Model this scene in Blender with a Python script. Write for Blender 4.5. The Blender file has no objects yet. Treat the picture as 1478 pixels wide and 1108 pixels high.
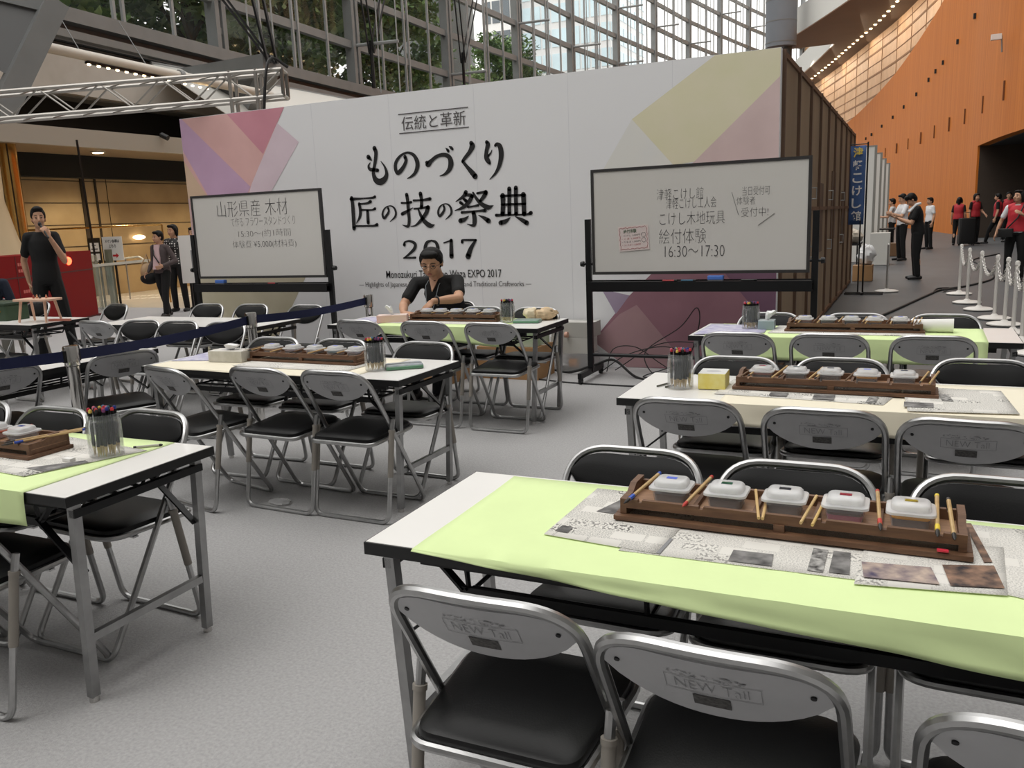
import bpy, bmesh, math, random
from mathutils import Vector, Matrix, noise
R = math.radians
PI = math.pi
sc = bpy.context.scene
COL = sc.collection
random.seed(7)

# ------------------------------------------------------------------ camera
def make_camera():
    f, pitch, roll, yaw, h = 1209.53, R(11.02), R(2.332), R(25.6), 1.446
    cd = bpy.data.cameras.new('camera')
    cd.sensor_fit = 'HORIZONTAL'; cd.sensor_width = 36.0
    cd.lens = f / 1478.0 * 36.0
    cd.clip_start = 0.05; cd.clip_end = 600
    o = bpy.data.objects.new('camera', cd); COL.objects.link(o)
    r0 = Vector((math.cos(yaw), math.sin(yaw), 0))
    fw = Vector((-math.sin(yaw)*math.cos(pitch), math.cos(yaw)*math.cos(pitch), -math.sin(pitch)))
    u0 = Vector((-math.sin(yaw)*math.sin(pitch), math.cos(yaw)*math.sin(pitch), math.cos(pitch)))
    rt = r0*math.cos(roll) - u0*math.sin(roll)
    up = r0*math.sin(roll) + u0*math.cos(roll)
    m = Matrix.Identity(4)
    for i in range(3):
        m[i][0] = rt[i]; m[i][1] = up[i]; m[i][2] = -fw[i]
    m[2][3] = h
    o.matrix_world = m
    sc.camera = o
make_camera()

# ------------------------------------------------------------------ sky, lights, exposure
w = bpy.data.worlds.new('overcast_sky'); sc.world = w; w.use_nodes = True
bg = w.node_tree.nodes['Background']
bg.inputs[0].default_value = (1.0, 0.985, 0.955, 1); bg.inputs[1].default_value = 1.0
sun = bpy.data.objects.new('veiled_sun', bpy.data.lights.new('veiled_sun', 'SUN')); COL.objects.link(sun)
sun.data.energy = 0.6; sun.data.angle = R(40); sun.data.color = (1, 0.98, 0.95)
sun.rotation_euler = (R(18), R(-24), 0)
sc.view_settings.view_transform = 'Standard'; sc.view_settings.look = 'None'
sc.view_settings.exposure = 0.85; sc.view_settings.gamma = 1.0
sc.view_settings.use_curve_mapping = False

# ------------------------------------------------------------------ materials
def lin(c):
    return tuple(((x/255)/12.92 if x/255 <= 0.04045 else ((x/255+0.055)/1.055)**2.4) for x in c)
MATS = {}
def M(name, c, rough=0.5, metal=0.0, var=0.0, scale=8.0, bump=0.0, bscale=60.0, c2=None, stretch=None, emit=0.0, spec=0.5, detail=4.0):
    if name in MATS: return MATS[name]
    m = bpy.data.materials.new(name); m.use_nodes = True
    nt = m.node_tree; b = nt.nodes['Principled BSDF']
    c0 = lin(c)
    b.inputs['Base Color'].default_value = (*c0, 1)
    b.inputs['Roughness'].default_value = rough
    b.inputs['Metallic'].default_value = metal
    b.inputs['Specular IOR Level'].default_value = spec
    if emit:
        b.inputs['Emission Color'].default_value = (*c0, 1); b.inputs['Emission Strength'].default_value = emit
    tc = None
    if var or c2 or bump:
        tc = nt.nodes.new('ShaderNodeTexCoord'); mp = nt.nodes.new('ShaderNodeMapping')
        nt.links.new(tc.outputs['Object'], mp.inputs[0])
        if stretch: mp.inputs['Scale'].default_value = stretch
    if var or c2:
        n = nt.nodes.new('ShaderNodeTexNoise'); n.inputs['Scale'].default_value = scale; n.inputs['Detail'].default_value = detail
        nt.links.new(mp.outputs[0], n.inputs['Vector'])
        r = nt.nodes.new('ShaderNodeValToRGB')
        ca = c0; cb = lin(c2) if c2 else None
        if cb is None:
            ca = tuple(x*(1-var) for x in c0); cb = tuple(min(1, x*(1+var)) for x in c0)
        r.color_ramp.elements[0].position = 0.3; r.color_ramp.elements[1].position = 0.7
        r.color_ramp.elements[0].color = (*ca, 1); r.color_ramp.elements[1].color = (*cb, 1)
        nt.links.new(n.outputs['Fac'], r.inputs[0]); nt.links.new(r.outputs[0], b.inputs['Base Color'])
    if bump:
        n2 = nt.nodes.new('ShaderNodeTexNoise'); n2.inputs['Scale'].default_value = bscale; n2.inputs['Detail'].default_value = 3
        nt.links.new(mp.outputs[0], n2.inputs['Vector'])
        bp = nt.nodes.new('ShaderNodeBump'); bp.inputs['Strength'].default_value = bump; bp.inputs['Distance'].default_value = 0.01
        nt.links.new(n2.outputs['Fac'], bp.inputs['Height']); nt.links.new(bp.outputs[0], b.inputs['Normal'])
    MATS[name] = m
    return m
def clear_mat(name, tint, alpha, rough=0.1, gloss=0.12, edge=0.3):
    # see-through plastic or glass: transparent body with a thin coloured film and a clear reflection
    if name in MATS: return MATS[name]
    m = bpy.data.materials.new(name); m.use_nodes = True; nt = m.node_tree
    nt.nodes.remove(nt.nodes['Principled BSDF']); out = nt.nodes['Material Output']
    t = nt.nodes.new('ShaderNodeBsdfTransparent'); d = nt.nodes.new('ShaderNodeBsdfDiffuse'); g = nt.nodes.new('ShaderNodeBsdfGlossy')
    d.inputs[0].default_value = (*lin(tint), 1); g.inputs['Roughness'].default_value = rough
    mx = nt.nodes.new('ShaderNodeMixShader'); mx.inputs[0].default_value = alpha
    nt.links.new(t.outputs[0], mx.inputs[1]); nt.links.new(d.outputs[0], mx.inputs[2])
    lw = nt.nodes.new('ShaderNodeLayerWeight'); lw.inputs[0].default_value = 0.35
    ml = nt.nodes.new('ShaderNodeMath'); ml.operation = 'MULTIPLY_ADD'; ml.inputs[1].default_value = edge; ml.inputs[2].default_value = gloss*0.12
    nt.links.new(lw.outputs['Fresnel'], ml.inputs[0])
    m2 = nt.nodes.new('ShaderNodeMixShader'); nt.links.new(ml.outputs[0], m2.inputs[0])
    nt.links.new(mx.outputs[0], m2.inputs[1]); nt.links.new(g.outputs[0], m2.inputs[2]); nt.links.new(m2.outputs[0], out.inputs[0])
    MATS[name] = m
    return m
def news_mat(name, seed, ink=0.9):
    # newsprint: blocks of tiny text columns, headline bars and grey halftone patches
    if name in MATS: return MATS[name]
    m = bpy.data.materials.new(name); m.use_nodes = True; nt = m.node_tree; b = nt.nodes['Principled BSDF']
    b.inputs['Roughness'].default_value = 0.9
    N = nt.nodes.new; Lk = nt.links.new
    tc = N('ShaderNodeTexCoord'); mp = N('ShaderNodeMapping'); mp.inputs['Location'].default_value = (seed*1.7, seed*0.9, 0)
    Lk(tc.outputs['Object'], mp.inputs[0])
    br = N('ShaderNodeTexBrick'); br.inputs['Scale'].default_value = 1.0
    br.inputs['Brick Width'].default_value = 0.085; br.inputs['Row Height'].default_value = 0.05; br.inputs['Mortar Size'].default_value = 0.004
    br.inputs['Color1'].default_value = (0, 0, 0, 1); br.inputs['Color2'].default_value = (1, 1, 1, 1); br.inputs['Mortar'].default_value = (0.5, 0.5, 0.5, 1)
    Lk(mp.outputs[0], br.inputs['Vector'])
    ms = N('ShaderNodeMapping'); ms.inputs['Scale'].default_value = (260, 420, 1); Lk(mp.outputs[0], ms.inputs[0])
    n1 = N('ShaderNodeTexNoise'); n1.inputs['Scale'].default_value = 1.0; n1.inputs['Detail'].default_value = 1; Lk(ms.outputs[0], n1.inputs['Vector'])
    mh = N('ShaderNodeMapping'); mh.inputs['Scale'].default_value = (150, 95, 1); Lk(mp.outputs[0], mh.inputs[0])
    n2 = N('ShaderNodeTexNoise'); n2.inputs['Scale'].default_value = 1.0; n2.inputs['Detail'].default_value = 3; Lk(mh.outputs[0], n2.inputs['Vector'])
    def ramp(src, p0, p1, a, c):
        r = N('ShaderNodeValToRGB'); r.color_ramp.elements[0].position = p0; r.color_ramp.elements[1].position = p1
        r.color_ramp.elements[0].color = (a, a, a, 1); r.color_ramp.elements[1].color = (c, c, c, 1); Lk(src, r.inputs[0]); return r.outputs[0]
    fine = ramp(n1.outputs['Fac'], 0.47, 0.57, 1.0, 0.5)
    bold = ramp(n2.outputs['Fac'], 0.5, 0.56, 1.0, 0.12)
    sel = ramp(br.outputs['Color'], 0.80, 0.82, 0, 1)
    sel0 = ramp(br.outputs['Color'], 0.30, 0.32, 0, 1)
    def mix(f, a, c):
        x = N('ShaderNodeMixRGB'); x.use_clamp = True
        if isinstance(f, float): x.inputs[0].default_value = f
        else: Lk(f, x.inputs[0])
        for s, v in ((1, a), (2, c)):
            if isinstance(v, tuple): x.inputs[s].default_value = v
            else: Lk(v, x.inputs[s])
        return x
    x1 = mix(sel0, (1, 1, 1, 1), fine); x2 = mix(sel, x1.outputs[0], bold)
    mul = mix(ink, (1, 1, 1, 1), x2.outputs[0]); mul.blend_type = 'MULTIPLY'
    fin = mix(1.0, (*lin((224, 221, 214)), 1), mul.outputs[0]); fin.blend_type = 'MULTIPLY'
    Lk(fin.outputs[0], b.inputs['Base Color'])
    MATS[name] = m
    return m

steel = M('brushed_steel_tube', (178, 178, 178), 0.32, 1.0, var=0.08, scale=30)
steel_dark = M('table_leg_steel', (158, 158, 158), 0.38, 0.9, var=0.12, scale=14)
chrome = M('chrome', (205, 203, 200), 0.12, 1.0)
vinyl = M('black_vinyl', (10, 10, 11), 0.38, bump=0.05, bscale=260, spec=0.32)
greypl = M('grey_plastic_back', (172, 172, 174), 0.42, var=0.06, scale=9)
greyprint = M('worn_grey_print', (132, 132, 134), 0.6)
sticker = M('dark_sticker', (92, 90, 88), 0.6, c2=(40, 38, 38), scale=120, stretch=(1, 1, 3))
blackpl = M('black_plastic', (13, 13, 14), 0.45)
blackmetal = M('black_painted_metal', (22, 22, 24), 0.4, 0.3)
sleevem = M('taupe_plastic_sleeve', (140, 134, 126), 0.45)
white_lam = M('white_laminate', (238, 236, 232), 0.28, var=0.015, scale=3)
tan_lam = M('worn_beige_laminate', (216, 205, 196), 0.3)
greencl = M('lime_green_cloth', (222, 241, 178), 0.85, var=0.03, scale=5, bump=0.12, bscale=14)
creamcl = M('cream_paper_cloth', (236, 228, 206), 0.85, var=0.02, scale=4, bump=0.08, bscale=12)
woodbrown = M('walnut_stained_wood', (116, 84, 60), 0.6, c2=(92, 64, 46), scale=14, stretch=(1, 8, 8))
woodlight = M('pale_rack_floor_wood', (176, 138, 108), 0.6, c2=(154, 118, 90), scale=12, stretch=(1, 8, 8))
bamboo = M('bamboo', (198, 168, 118), 0.5, c2=(176, 142, 92), scale=40)
tubpl = clear_mat('frosted_tub_plastic', (240, 242, 244), 0.22, 0.25, 0.2, 0.15)
lidpl = clear_mat('frosted_lid_plastic', (238, 238, 238), 0.45, 0.2, 0.25, 0.2)
jarpl = clear_mat('clear_jar_plastic', (225, 230, 232), 0.07, 0.06, 0.2, 0.3)
glassm = clear_mat('window_glass', (150, 168, 168), 0.05, 0.03, 0.1, 0.05)
railglass = clear_mat('railing_glass', (170, 190, 180), 0.18, 0.05, 0.3)
bagpl = clear_mat('clear_bag_plastic', (225, 225, 225), 0.35, 0.2, 0.4)
skin = M('skin', (196, 152, 124), 0.5, var=0.04, scale=20, spec=0.3)
hairm = M('black_hair', (12, 11, 11), 0.55, c2=(22, 19, 18), scale=60, stretch=(1, 1, 0.2), spec=0.2)
cushion = M('black_vinyl_cushion', (10, 10, 11), 0.45, bump=0.05, bscale=260, spec=0.16)
blackcl = M('black_cloth', (14, 14, 15), 0.9)
shoem = M('dark_shoe', (28, 26, 26), 0.4)
paperw = M('white_paper', (232, 230, 226), 0.8)
tissuem = M('white_tissue', (240, 240, 240), 0.9)

# ------------------------------------------------------------------ mesh builder
def fillet(pts, r, n=6, closed=False):
    pts = [Vector(p) for p in pts]; out = []; N = len(pts)
    for i, p in enumerate(pts):
        if not closed and i in (0, N-1): out.append(p); continue
        a = pts[i-1]; b = pts[(i+1) % N]
        rr = r[i] if isinstance(r, (list, tuple)) else r
        if rr <= 0: out.append(p); continue
        da = (a-p); db = (b-p); la, lb = da.length, db.length; da.normalize(); db.normalize()
        ang = da.angle(db); d = min(rr/max(math.tan(ang/2), 1e-3), la*0.49, lb*0.49)
        p0 = p+da*d; p1 = p+db*d
        for k in range(n+1):
            t = k/n; out.append((1-t)**2*p0 + 2*t*(1-t)*p + t*t*p1)
    return out
def crom(pts, n=6, closed=False):
    P = [Vector(p) for p in pts]; out = []; N = len(P)
    rng = N if closed else N-1
    for i in range(rng):
        p0 = P[i-1] if (i > 0 or closed) else P[0]*2-P[1]
        p1 = P[i]; p2 = P[(i+1) % N]; p3 = P[(i+2) % N] if (i+2 < N or closed) else p2*2-p1
        for k in range(n):
            t = k/n
            out.append(0.5*((2*p1)+(p2-p0)*t+(2*p0-5*p1+4*p2-p3)*t*t+(3*p1-p0-3*p2+p3)*t**3))
    if not closed: out.append(P[-1])
    return out
class MB:
    def __init__(s): s.bm = bmesh.new()
    def ring(s, pts): return [s.bm.verts.new(p) for p in pts]
    def face(s, vs):
        try: return s.bm.faces.new(vs)
        except ValueError: return None
    def loft(s, rings, closed_u=True, cap=True, loop=False):
        rs = [s.ring(r) for r in rings]; n = len(rs[0])
        pairs = list(zip(rs[:-1], rs[1:])) + ([(rs[-1], rs[0])] if loop else [])
        for a, b in pairs:
            for i in range(n if closed_u else n-1):
                j = (i+1) % n; s.face([a[i], a[j], b[j], b[i]])
        if cap and closed_u and not loop: s.face(rs[0][::-1]); s.face(rs[-1])
        return s
    def box(s, x0, y0, z0, x1, y1, z1, mat=None):
        c = [(x0,y0,z0),(x1,y0,z0),(x1,y1,z0),(x0,y1,z0),(x0,y0,z1),(x1,y0,z1),(x1,y1,z1),(x0,y1,z1)]
        v = s.ring([(mat @ Vector(p)) if mat else p for p in c])
        for f in ((3,2,1,0),(4,5,6,7),(0,1,5,4),(1,2,6,5),(2,3,7,6),(3,0,4,7)): s.face([v[i] for i in f])
        return s
    def bar(s, a, b, wx, wy, up=(0,0,1)):
        a, b = Vector(a), Vector(b); d = (b-a); L = d.length; d.normalize(); up = Vector(up)
        if abs(d.dot(up)) > 0.98: up = Vector((1,0,0))
        x = d.cross(up).normalized(); y = x.cross(d).normalized()
        m = Matrix.Identity(4)
        for i in range(3): m[i][0] = x[i]; m[i][1] = y[i]; m[i][2] = d[i]; m[i][3] = a[i]
        return s.box(-wx/2, -wy/2, 0, wx/2, wy/2, L, m)
    def tube(s, pts, r, n=8, closed=False, cap=True):
        pts = [Vector(p) for p in pts]; q = [pts[0]]
        for p in pts[1:]:
            if (p-q[-1]).length > 1e-6: q.append(p)
        pts = q; N = len(pts); rings = []
        rad = r if isinstance(r, (list, tuple)) else None
        def tan(i):
            if closed: return (pts[(i+1) % N]-pts[i-1]).normalized()
            if i == 0: return (pts[1]-pts[0]).normalized()
            if i == N-1: return (pts[-1]-pts[-2]).normalized()
            t = (pts[i+1]-pts[i]).normalized()+(pts[i]-pts[i-1]).normalized()
            return t.normalized() if t.length > 1e-6 else (pts[i+1]-pts[i]).normalized()
        t0 = tan(0); nrm = t0.orthogonal().normalized()
        for i in range(N):
            t = tan(i); ax = t0.cross(t)
            if ax.length > 1e-7: nrm = Matrix.Rotation(t0.angle(t), 3, ax.normalized()) @ nrm
            t0 = t; bn = t.cross(nrm)
            rr = rad[min(i, len(rad)-1)] if rad else r
            rings.append([pts[i]+(nrm*math.cos(2*PI*k/n)+bn*math.sin(2*PI*k/n))*rr for k in range(n)])
        return s.loft(rings, cap=cap, loop=closed)
    def cyl(s, a, b, r0, r1=None, n=12):
        return s.tube([a, b], [r0, r0 if r1 is None else r1], n)
    def lathe(s, c, prof, n=20, cap=True):
        c = Vector(c)
        return s.loft([[c+Vector((r*math.cos(2*PI*k/n), r*math.sin(2*PI*k/n), z)) for k in range(n)] for r, z in prof], cap=cap)
    def ell(s, c, r, rot=None, nu=14, nv=9):
        c = Vector(c); rot = rot or Matrix.Identity(3); rings = []
        for j in range(1, nv):
            t = PI*j/nv; rings.append([c+rot @ Vector((r[0]*math.sin(t)*math.cos(2*PI*k/nu), r[1]*math.sin(t)*math.sin(2*PI*k/nu), -r[2]*math.cos(t))) for k in range(nu)])
        rs = [s.ring(q) for q in rings]
        for a, b in zip(rs[:-1], rs[1:]):
            for i in range(nu): s.face([a[i], a[(i+1)%nu], b[(i+1)%nu], b[i]])
        lo = s.bm.verts.new(c+rot @ Vector((0,0,-r[2]))); hi = s.bm.verts.new(c+rot @ Vector((0,0,r[2])))
        for i in range(nu): s.face([lo, rs[0][(i+1)%nu], rs[0][i]]); s.face([hi, rs[-1][i], rs[-1][(i+1)%nu]])
        return s
    def prism(s, pts, vec):
        v = Vector(vec); return s.loft([[Vector(p) for p in pts], [Vector(p)+v for p in pts]])
    def poly(s, pts): s.face(s.ring(pts)); return s
    def rbox(s, cx, cy, z0, z1, lx, ly, r, bev=0.0, taper=0.0, n=5):
        # rounded box in plan with soft top edge
        def outline(ix, z):
            out = []; hx, hy = lx/2-ix, ly/2-ix; rr = max(r-ix, 0.0005)
            for k, (sx, sy) in enumerate(((1,1),(-1,1),(-1,-1),(1,-1))):
                for i in range(n+1):
                    a = PI/2*(k+i/n); out.append(Vector((cx+sx*(hx-rr)+rr*math.cos(a), cy+sy*(hy-rr)+rr*math.sin(a), z)))
            return out
        rings = [outline(taper, z0)]
        if bev:
            for i in range(4):
                a = PI/2*i/3; rings.append(outline(bev*(1-math.cos(a)), z1-bev+bev*math.sin(a)))
        else: rings.append(outline(0, z1))
        return s.loft(rings)
    def build(s, name, mat, parent=None, smooth=True, ang=38):
        me = bpy.data.meshes.new(name)
        bmesh.ops.recalc_face_normals(s.bm, faces=s.bm.faces[:])
        s.bm.to_mesh(me); s.bm.free()
        return link(name, me, mat, parent, smooth, ang)
def link(name, me, mat, parent=None, smooth=True, ang=38):
    if smooth:
        me.shade_smooth()
        me.set_sharp_from_angle(angle=R(ang))
    if mat and not me.materials: me.materials.append(mat)
    o = bpy.data.objects.new(name, me); COL.objects.link(o)
    if parent: o.parent = parent
    return o
def tag(o, label=None, cat=None, group=None, kind=None):
    if label: o['label'] = label
    if cat: o['category'] = cat
    if group: o['group'] = group
    if kind: o['kind'] = kind
    return o
def thing(name, label, cat, loc=(0,0,0), rz=0.0, group=None):
    o = bpy.data.objects.new(name, None); COL.objects.link(o); o.empty_display_size = 0.1
    o.location = loc; o.rotation_euler = (0, 0, rz)
    return tag(o, label, cat, group)
def struct(o): o['kind'] = 'structure'; return o
def sempty(name, loc=(0,0,0)):
    o = bpy.data.objects.new(name, None); COL.objects.link(o); o.location = loc; o.empty_display_size = 0.1
    return struct(o)
def dup(root, loc=None, rz=None, label=None, group=None):
    r = root.copy(); COL.objects.link(r)
    if loc is not None: r.location = loc
    if rz is not None: r.rotation_euler = (0, 0, rz)
    if label: r['label'] = label
    if group: r['group'] = group
    for ch in list(root.children):
        c = ch.copy(); COL.objects.link(c); c.parent = r
        for g in list(ch.children):
            d = g.copy(); COL.objects.link(d); d.parent = c
    return r
DG = None
def text_me(body, offset=0.0, bold=0.0):
    cu = bpy.data.curves.new('t', 'FONT'); cu.body = body; cu.size = 1.0; cu.offset = offset; cu.resolution_u = 3
    cu.space_line = 1.0
    o = bpy.data.objects.new('t', cu); COL.objects.link(o)
    dg = bpy.context.evaluated_depsgraph_get()
    me = bpy.data.meshes.new_from_object(o.evaluated_get(dg))
    bpy.data.objects.remove(o); bpy.data.curves.remove(cu)
    return me
def text(body, x0, x1, z0, z1, name, mat, parent, frame, offset=0.0):
    # lettering fitted to a box on a plane; frame(u, v) gives the point
    me = text_me(body, offset)
    xs = [v.co.x for v in me.vertices]; ys = [v.co.y for v in me.vertices]
    if not xs: return None
    ax, bx, ay, by = min(xs), max(xs), min(ys), max(ys)
    for v in me.vertices:
        u = x0+(v.co.x-ax)/(bx-ax)*(x1-x0); q = z0+(v.co.y-ay)/(by-ay)*(z1-z0)
        v.co = frame(u, q)
    me.materials.clear(); me.name = name
    return link(name, me, mat, parent, smooth=False)
def wallframe(Y):
    return lambda u, v: Vector((u, Y, v))
def strokes_mesh(mb, strokes, fr):
    # brush strokes with a swelling width, as flat ribbons with round ends
    for st in strokes:
        P = crom([Vector((a, b, c)) for a, b, c in st], 6)
        n = len(P)
        L = []; Rr = []
        for i, p in enumerate(P):
            t = (P[min(i+1, n-1)]-P[max(i-1, 0)]); t.z = 0; t.normalize(); nn = Vector((-t.y, t.x, 0)); h = max(p.z, 0.003)/2
            L.append(mb.bm.verts.new(fr(p.x+nn.x*h, p.y+nn.y*h))); Rr.append(mb.bm.verts.new(fr(p.x-nn.x*h, p.y-nn.y*h)))
        for i in range(n-1): mb.face([L[i], Rr[i], Rr[i+1], L[i+1]])
        for p in (P[0], P[-1]):
            h = max(p.z, 0.003)/2
            mb.poly([fr(p.x+h*math.cos(2*PI*k/10), p.y+h*math.sin(2*PI*k/10)) for k in range(10)])
def ribbon(mb, pts, z0, z1, t):
    # upright sheet of thickness t along a plan curve; z0, z1 numbers or lists
    n = len(pts); rings = []
    for i, p in enumerate(pts):
        a = Vector(pts[max(i-1, 0)][:2]); b = Vector(pts[min(i+1, n-1)][:2]); d = (b-a).normalized(); nn = Vector((-d.y, d.x))*-1
        q = Vector(p[:2]); za = z0[i] if isinstance(z0, list) else z0; zb = z1[i] if isinstance(z1, list) else z1
        o = q+nn*t
        rings.append([(q.x, q.y, za), (o.x, o.y, za), (o.x, o.y, zb), (q.x, q.y, zb)])
    return mb.loft(rings)

# ================================================================== THE SETTING
carpetm = M('grey_event_carpet', (176, 175, 175), 0.95, c2=(158, 157, 157), scale=90, bump=0.35, bscale=160, spec=0.1, detail=6)
def floor_mat():
    m = M('hall_stone_floor', (86, 88, 90), 0.5, var=0.08, scale=1.2, spec=0.2)
    return m
floorm = floor_mat()
lobbym = M('lobby_stone_floor', (176, 166, 150), 0.4, var=0.05, scale=2)
struct(MB().box(-30, -14, -0.30, 12, 135, -0.012).build('floor', floorm, smooth=False))
struct(MB().box(-17, -6, -0.012, 3.6, 7.3, 0).build('floor_carpet', carpetm, smooth=False))
struct(MB().box(-17, 7.3, -0.012, -1.2, 12.3, 0).build('floor_carpet_rear', carpetm, smooth=False))
struct(MB().box(-24, 12.3, -0.012, -7.0, 24, -0.002).build('floor_lobby', lobbym, smooth=False))
mb = MB()
for row in (0, 1):
    for k in range(26):
        x = -17.6+k*0.14; y = 13.2+row*1.1+k*0.10
        mb.box(x, y, -0.002, x+0.06, y+0.16, 0.003)
struct(mb.build('floor_tactile_paving', paperw, smooth=False))
# ---- concrete, soffit and beige panel wall on the glass side
concrete = M('cast_concrete', (196, 191, 184), 0.85, c2=(172, 166, 158), scale=0.8, detail=8)
louver = M('dark_grey_cladding', (112, 109, 105), 0.7, var=0.06, scale=1.5)
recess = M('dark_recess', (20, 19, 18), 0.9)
soffitm = M('beige_soffit', (150, 132, 108), 0.6)
fasciam = M('pale_fascia', (164, 156, 144), 0.6)
beige = M('beige_wall_panel', (180, 156, 116), 0.5, c2=(162, 138, 100), scale=1.4)
seamd = M('dark_seam', (52, 42, 30), 0.8)
steelgrey = M('grey_painted_steel', (128, 130, 130), 0.5, 0.2, var=0.05, scale=2)
steelpale = M('pale_painted_steel', (150, 152, 152), 0.5, 0.1)
FAC = [(-17.3, -12), (-18.3, -4), (-19.3, 5), (-20.3, 13.8), (-21.2, 22.7), (-21.9, 31.4), (-22.2, 40.2), (-22.1, 48.7), (-21.9, 57.3), (-21.3, 65.5), (-20.6, 73.7), (-19.8, 82.6), (-18.6, 90.9), (-17.2, 99.2), (-15.5, 107.5), (-13.5, 115.5)]
def offs(pts, d):
    out = []
    for i, p in enumerate(pts):
        a = Vector(pts[max(i-1, 0)]); b = Vector(pts[min(i+1, len(pts)-1)]); t = (b-a).normalized()
        out.append((p[0]+t.y*d, p[1]-t.x*d))
    return out
near = FAC[:10]
struct(ribbon(MB(), offs(near, 0.5), 5.15, 6.15, -0.4).build('wall_concrete_band', concrete, smooth=False))
struct(ribbon(MB(), offs(near, -0.1), 6.0, 7.2, -0.3).build('wall_louvre_band', louver, smooth=False))
mb = MB()
for z in (6.25, 6.55, 6.85): ribbon(mb, offs(near, 0.02), z, z+0.04, -0.1)
struct(mb.build('trim_louvre_lines', recess, smooth=False))
struct(ribbon(MB(), offs(near, -0.3), 3.2, 5.2, -0.3).build('wall_recess_painted_dark', recess, smooth=False))  # near-black sheet, shade of the open gap painted in
mb = MB(); ribbon(mb, offs(near, 0.25), 7.05, 7.42, -0.5); ribbon(mb, offs(near, 0.55), 6.55, 6.75, -0.25); ribbon(mb, offs(near, 0.3), 5.1, 5.16, -0.7)
struct(mb.build('trim_sill_beam', steelgrey, smooth=False))
struct(MB().box(-21.5, -6, 3.38, -15.8, 26, 3.62).build('ceiling_lobby_soffit', soffitm, smooth=False))
struct(MB().box(-15.8, -6, 3.30, -15.65, 26, 3.66).build('trim_soffit_fascia', fasciam, smooth=False))
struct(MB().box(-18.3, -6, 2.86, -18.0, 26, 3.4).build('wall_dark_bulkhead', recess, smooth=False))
struct(MB().box(-18.75, -6, -0.02, -18.45, 26, 3.4).build('wall_left', beige, smooth=False))
mb = MB()
for z in (0.72, 1.24, 1.76, 2.28, 2.8): mb.box(-18.46, -6, z, -18.44, 26, z+0.018)
for y in (4.5, 7.2, 9.9, 12.6, 15.3, 18.0, 20.7): mb.box(-18.46, y, 0, -18.44, y+0.014, 2.9)
mb.box(-18.46, 14.55, 0, -18.42, 14.66, 2.9); mb.box(-18.46, 14.95, 0, -18.42, 15.0, 2.9)
struct(mb.build('trim_panel_seams', seamd, smooth=False))
lampw = M('warm_lamp_glow', (255, 226, 180), 0.5, emit=9.0)
lampo = M('warm_bulb_glow', (255, 222, 170), 0.5, emit=5.0)
lampring = M('lamp_trim_ring', (190, 186, 176), 0.4, 0.3)
def lobby_lamp(x, y, lab, watt=38):
    t = thing('ceiling_downlight', lab, 'ceiling light', (x, y, 3.38))
    MB().lathe((0,0,0), [(0.16,0),(0.16,-0.025),(0.12,-0.03)], 18).build('trim_ring', lampring, t)
    MB().lathe((0,0,0), [(0.12,-0.031),(0.10,-0.04),(0.01,-0.045)], 18).build('lens', lampw, t)
    l = bpy.data.lights.new('downlight_bulb', 'SPOT'); l.energy = watt*5.5; l.spot_size = R(130); l.spot_blend = 0.7; l.color = (1, 0.84, 0.60); l.shadow_soft_size = 0.12
    lo = bpy.data.objects.new('downlight_bulb', l); COL.objects.link(lo); lo.parent = t; lo.location = (0, 0, -0.06)
lobby_lamp(-17.0, 14.0, 'round warm downlight in lobby soffit above the women, nearer the lit column')
lobby_lamp(-16.6, 17.6, 'round warm downlight in lobby soffit next to the printed backdrop edge')
lobby_lamp(-17.0, 9.6, 'round warm downlight in lobby soffit over the red cabinet', 30)
# golden column by the lobby
gold = M('polished_brass_cladding', (204, 160, 92), 0.22, 0.9)
goldp = M('cream_painted_cone', (206, 186, 150), 0.5)
t = sempty('brass_column', (-16.8, 11.6, 0))
MB().lathe((0,0,0), [(0.23,0),(0.23,3.38)], 28).build('column_shaft', gold, t)
mb = MB()
for a in (205, 250, 295, 340):
    mb.bar((0.233*math.cos(R(a)), 0.233*math.sin(R(a)), 0.01), (0.233*math.cos(R(a)), 0.233*math.sin(R(a)), 3.37), 0.02, 0.02)
mb.build('column_joint', seamd, t)
t = sempty('cream_column', (-16.0, 10.55, 0))
MB().lathe((0,0,0), [(0.9,0),(0.72,0.7),(0.44,1.5),(0.30,2.2),(0.32,3.38)], 28).build('column_shaft', goldp, t)
# light bar with a row of bulbs along the concrete wall
t = thing('lighting_rail', 'long white pipe with a row of small warm bulbs under it', 'light rail', (0,0,0))
A = Vector((-16.8, 7.0, 5.62)); B = Vector((-16.8, 19.9, 5.24))
MB().tube([A, B], 0.11, 12).build('pipe', M('white_painted_pipe', (214, 208, 198), 0.5), t)
mb = MB()
mb.cyl(A.lerp(B, 0.735), A.lerp(B, 0.745), 0.14, n=14); mb.build('clamp', steelgrey, t)
for k in (0.30, 0.52, 0.66): MB().bar(A.lerp(B, k)+Vector((0,0,0.08)), A.lerp(B, k)+Vector((-1.2, 0.4, 1.3)), 0.015, 0.015).build('hanger_wire', steelgrey, t)
MB().bar(A.lerp(B, 0.53)+Vector((0,0,-0.14)), A.lerp(B, 0.73)+Vector((0,0,-0.14)), 0.10, 0.05).build('lamp_tray', blackmetal, t)
for k in range(15):
    p = A.lerp(B, 0.535+0.0195*k)+Vector((0,0,-0.18))
    MB().ell(p, (0.035, 0.05, 0.025), nu=8, nv=5).build('bulb', lampo, t)
# unseen wall added behind the camera to dim the light from there
struct(MB().box(-20, -14.3, -0.02, 7, -13.8, 20).build('wall_rear_light_blocker', M('grey_light_blocker', (152, 152, 152), 0.7, var=0.06, scale=0.6), smooth=False))
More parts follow.
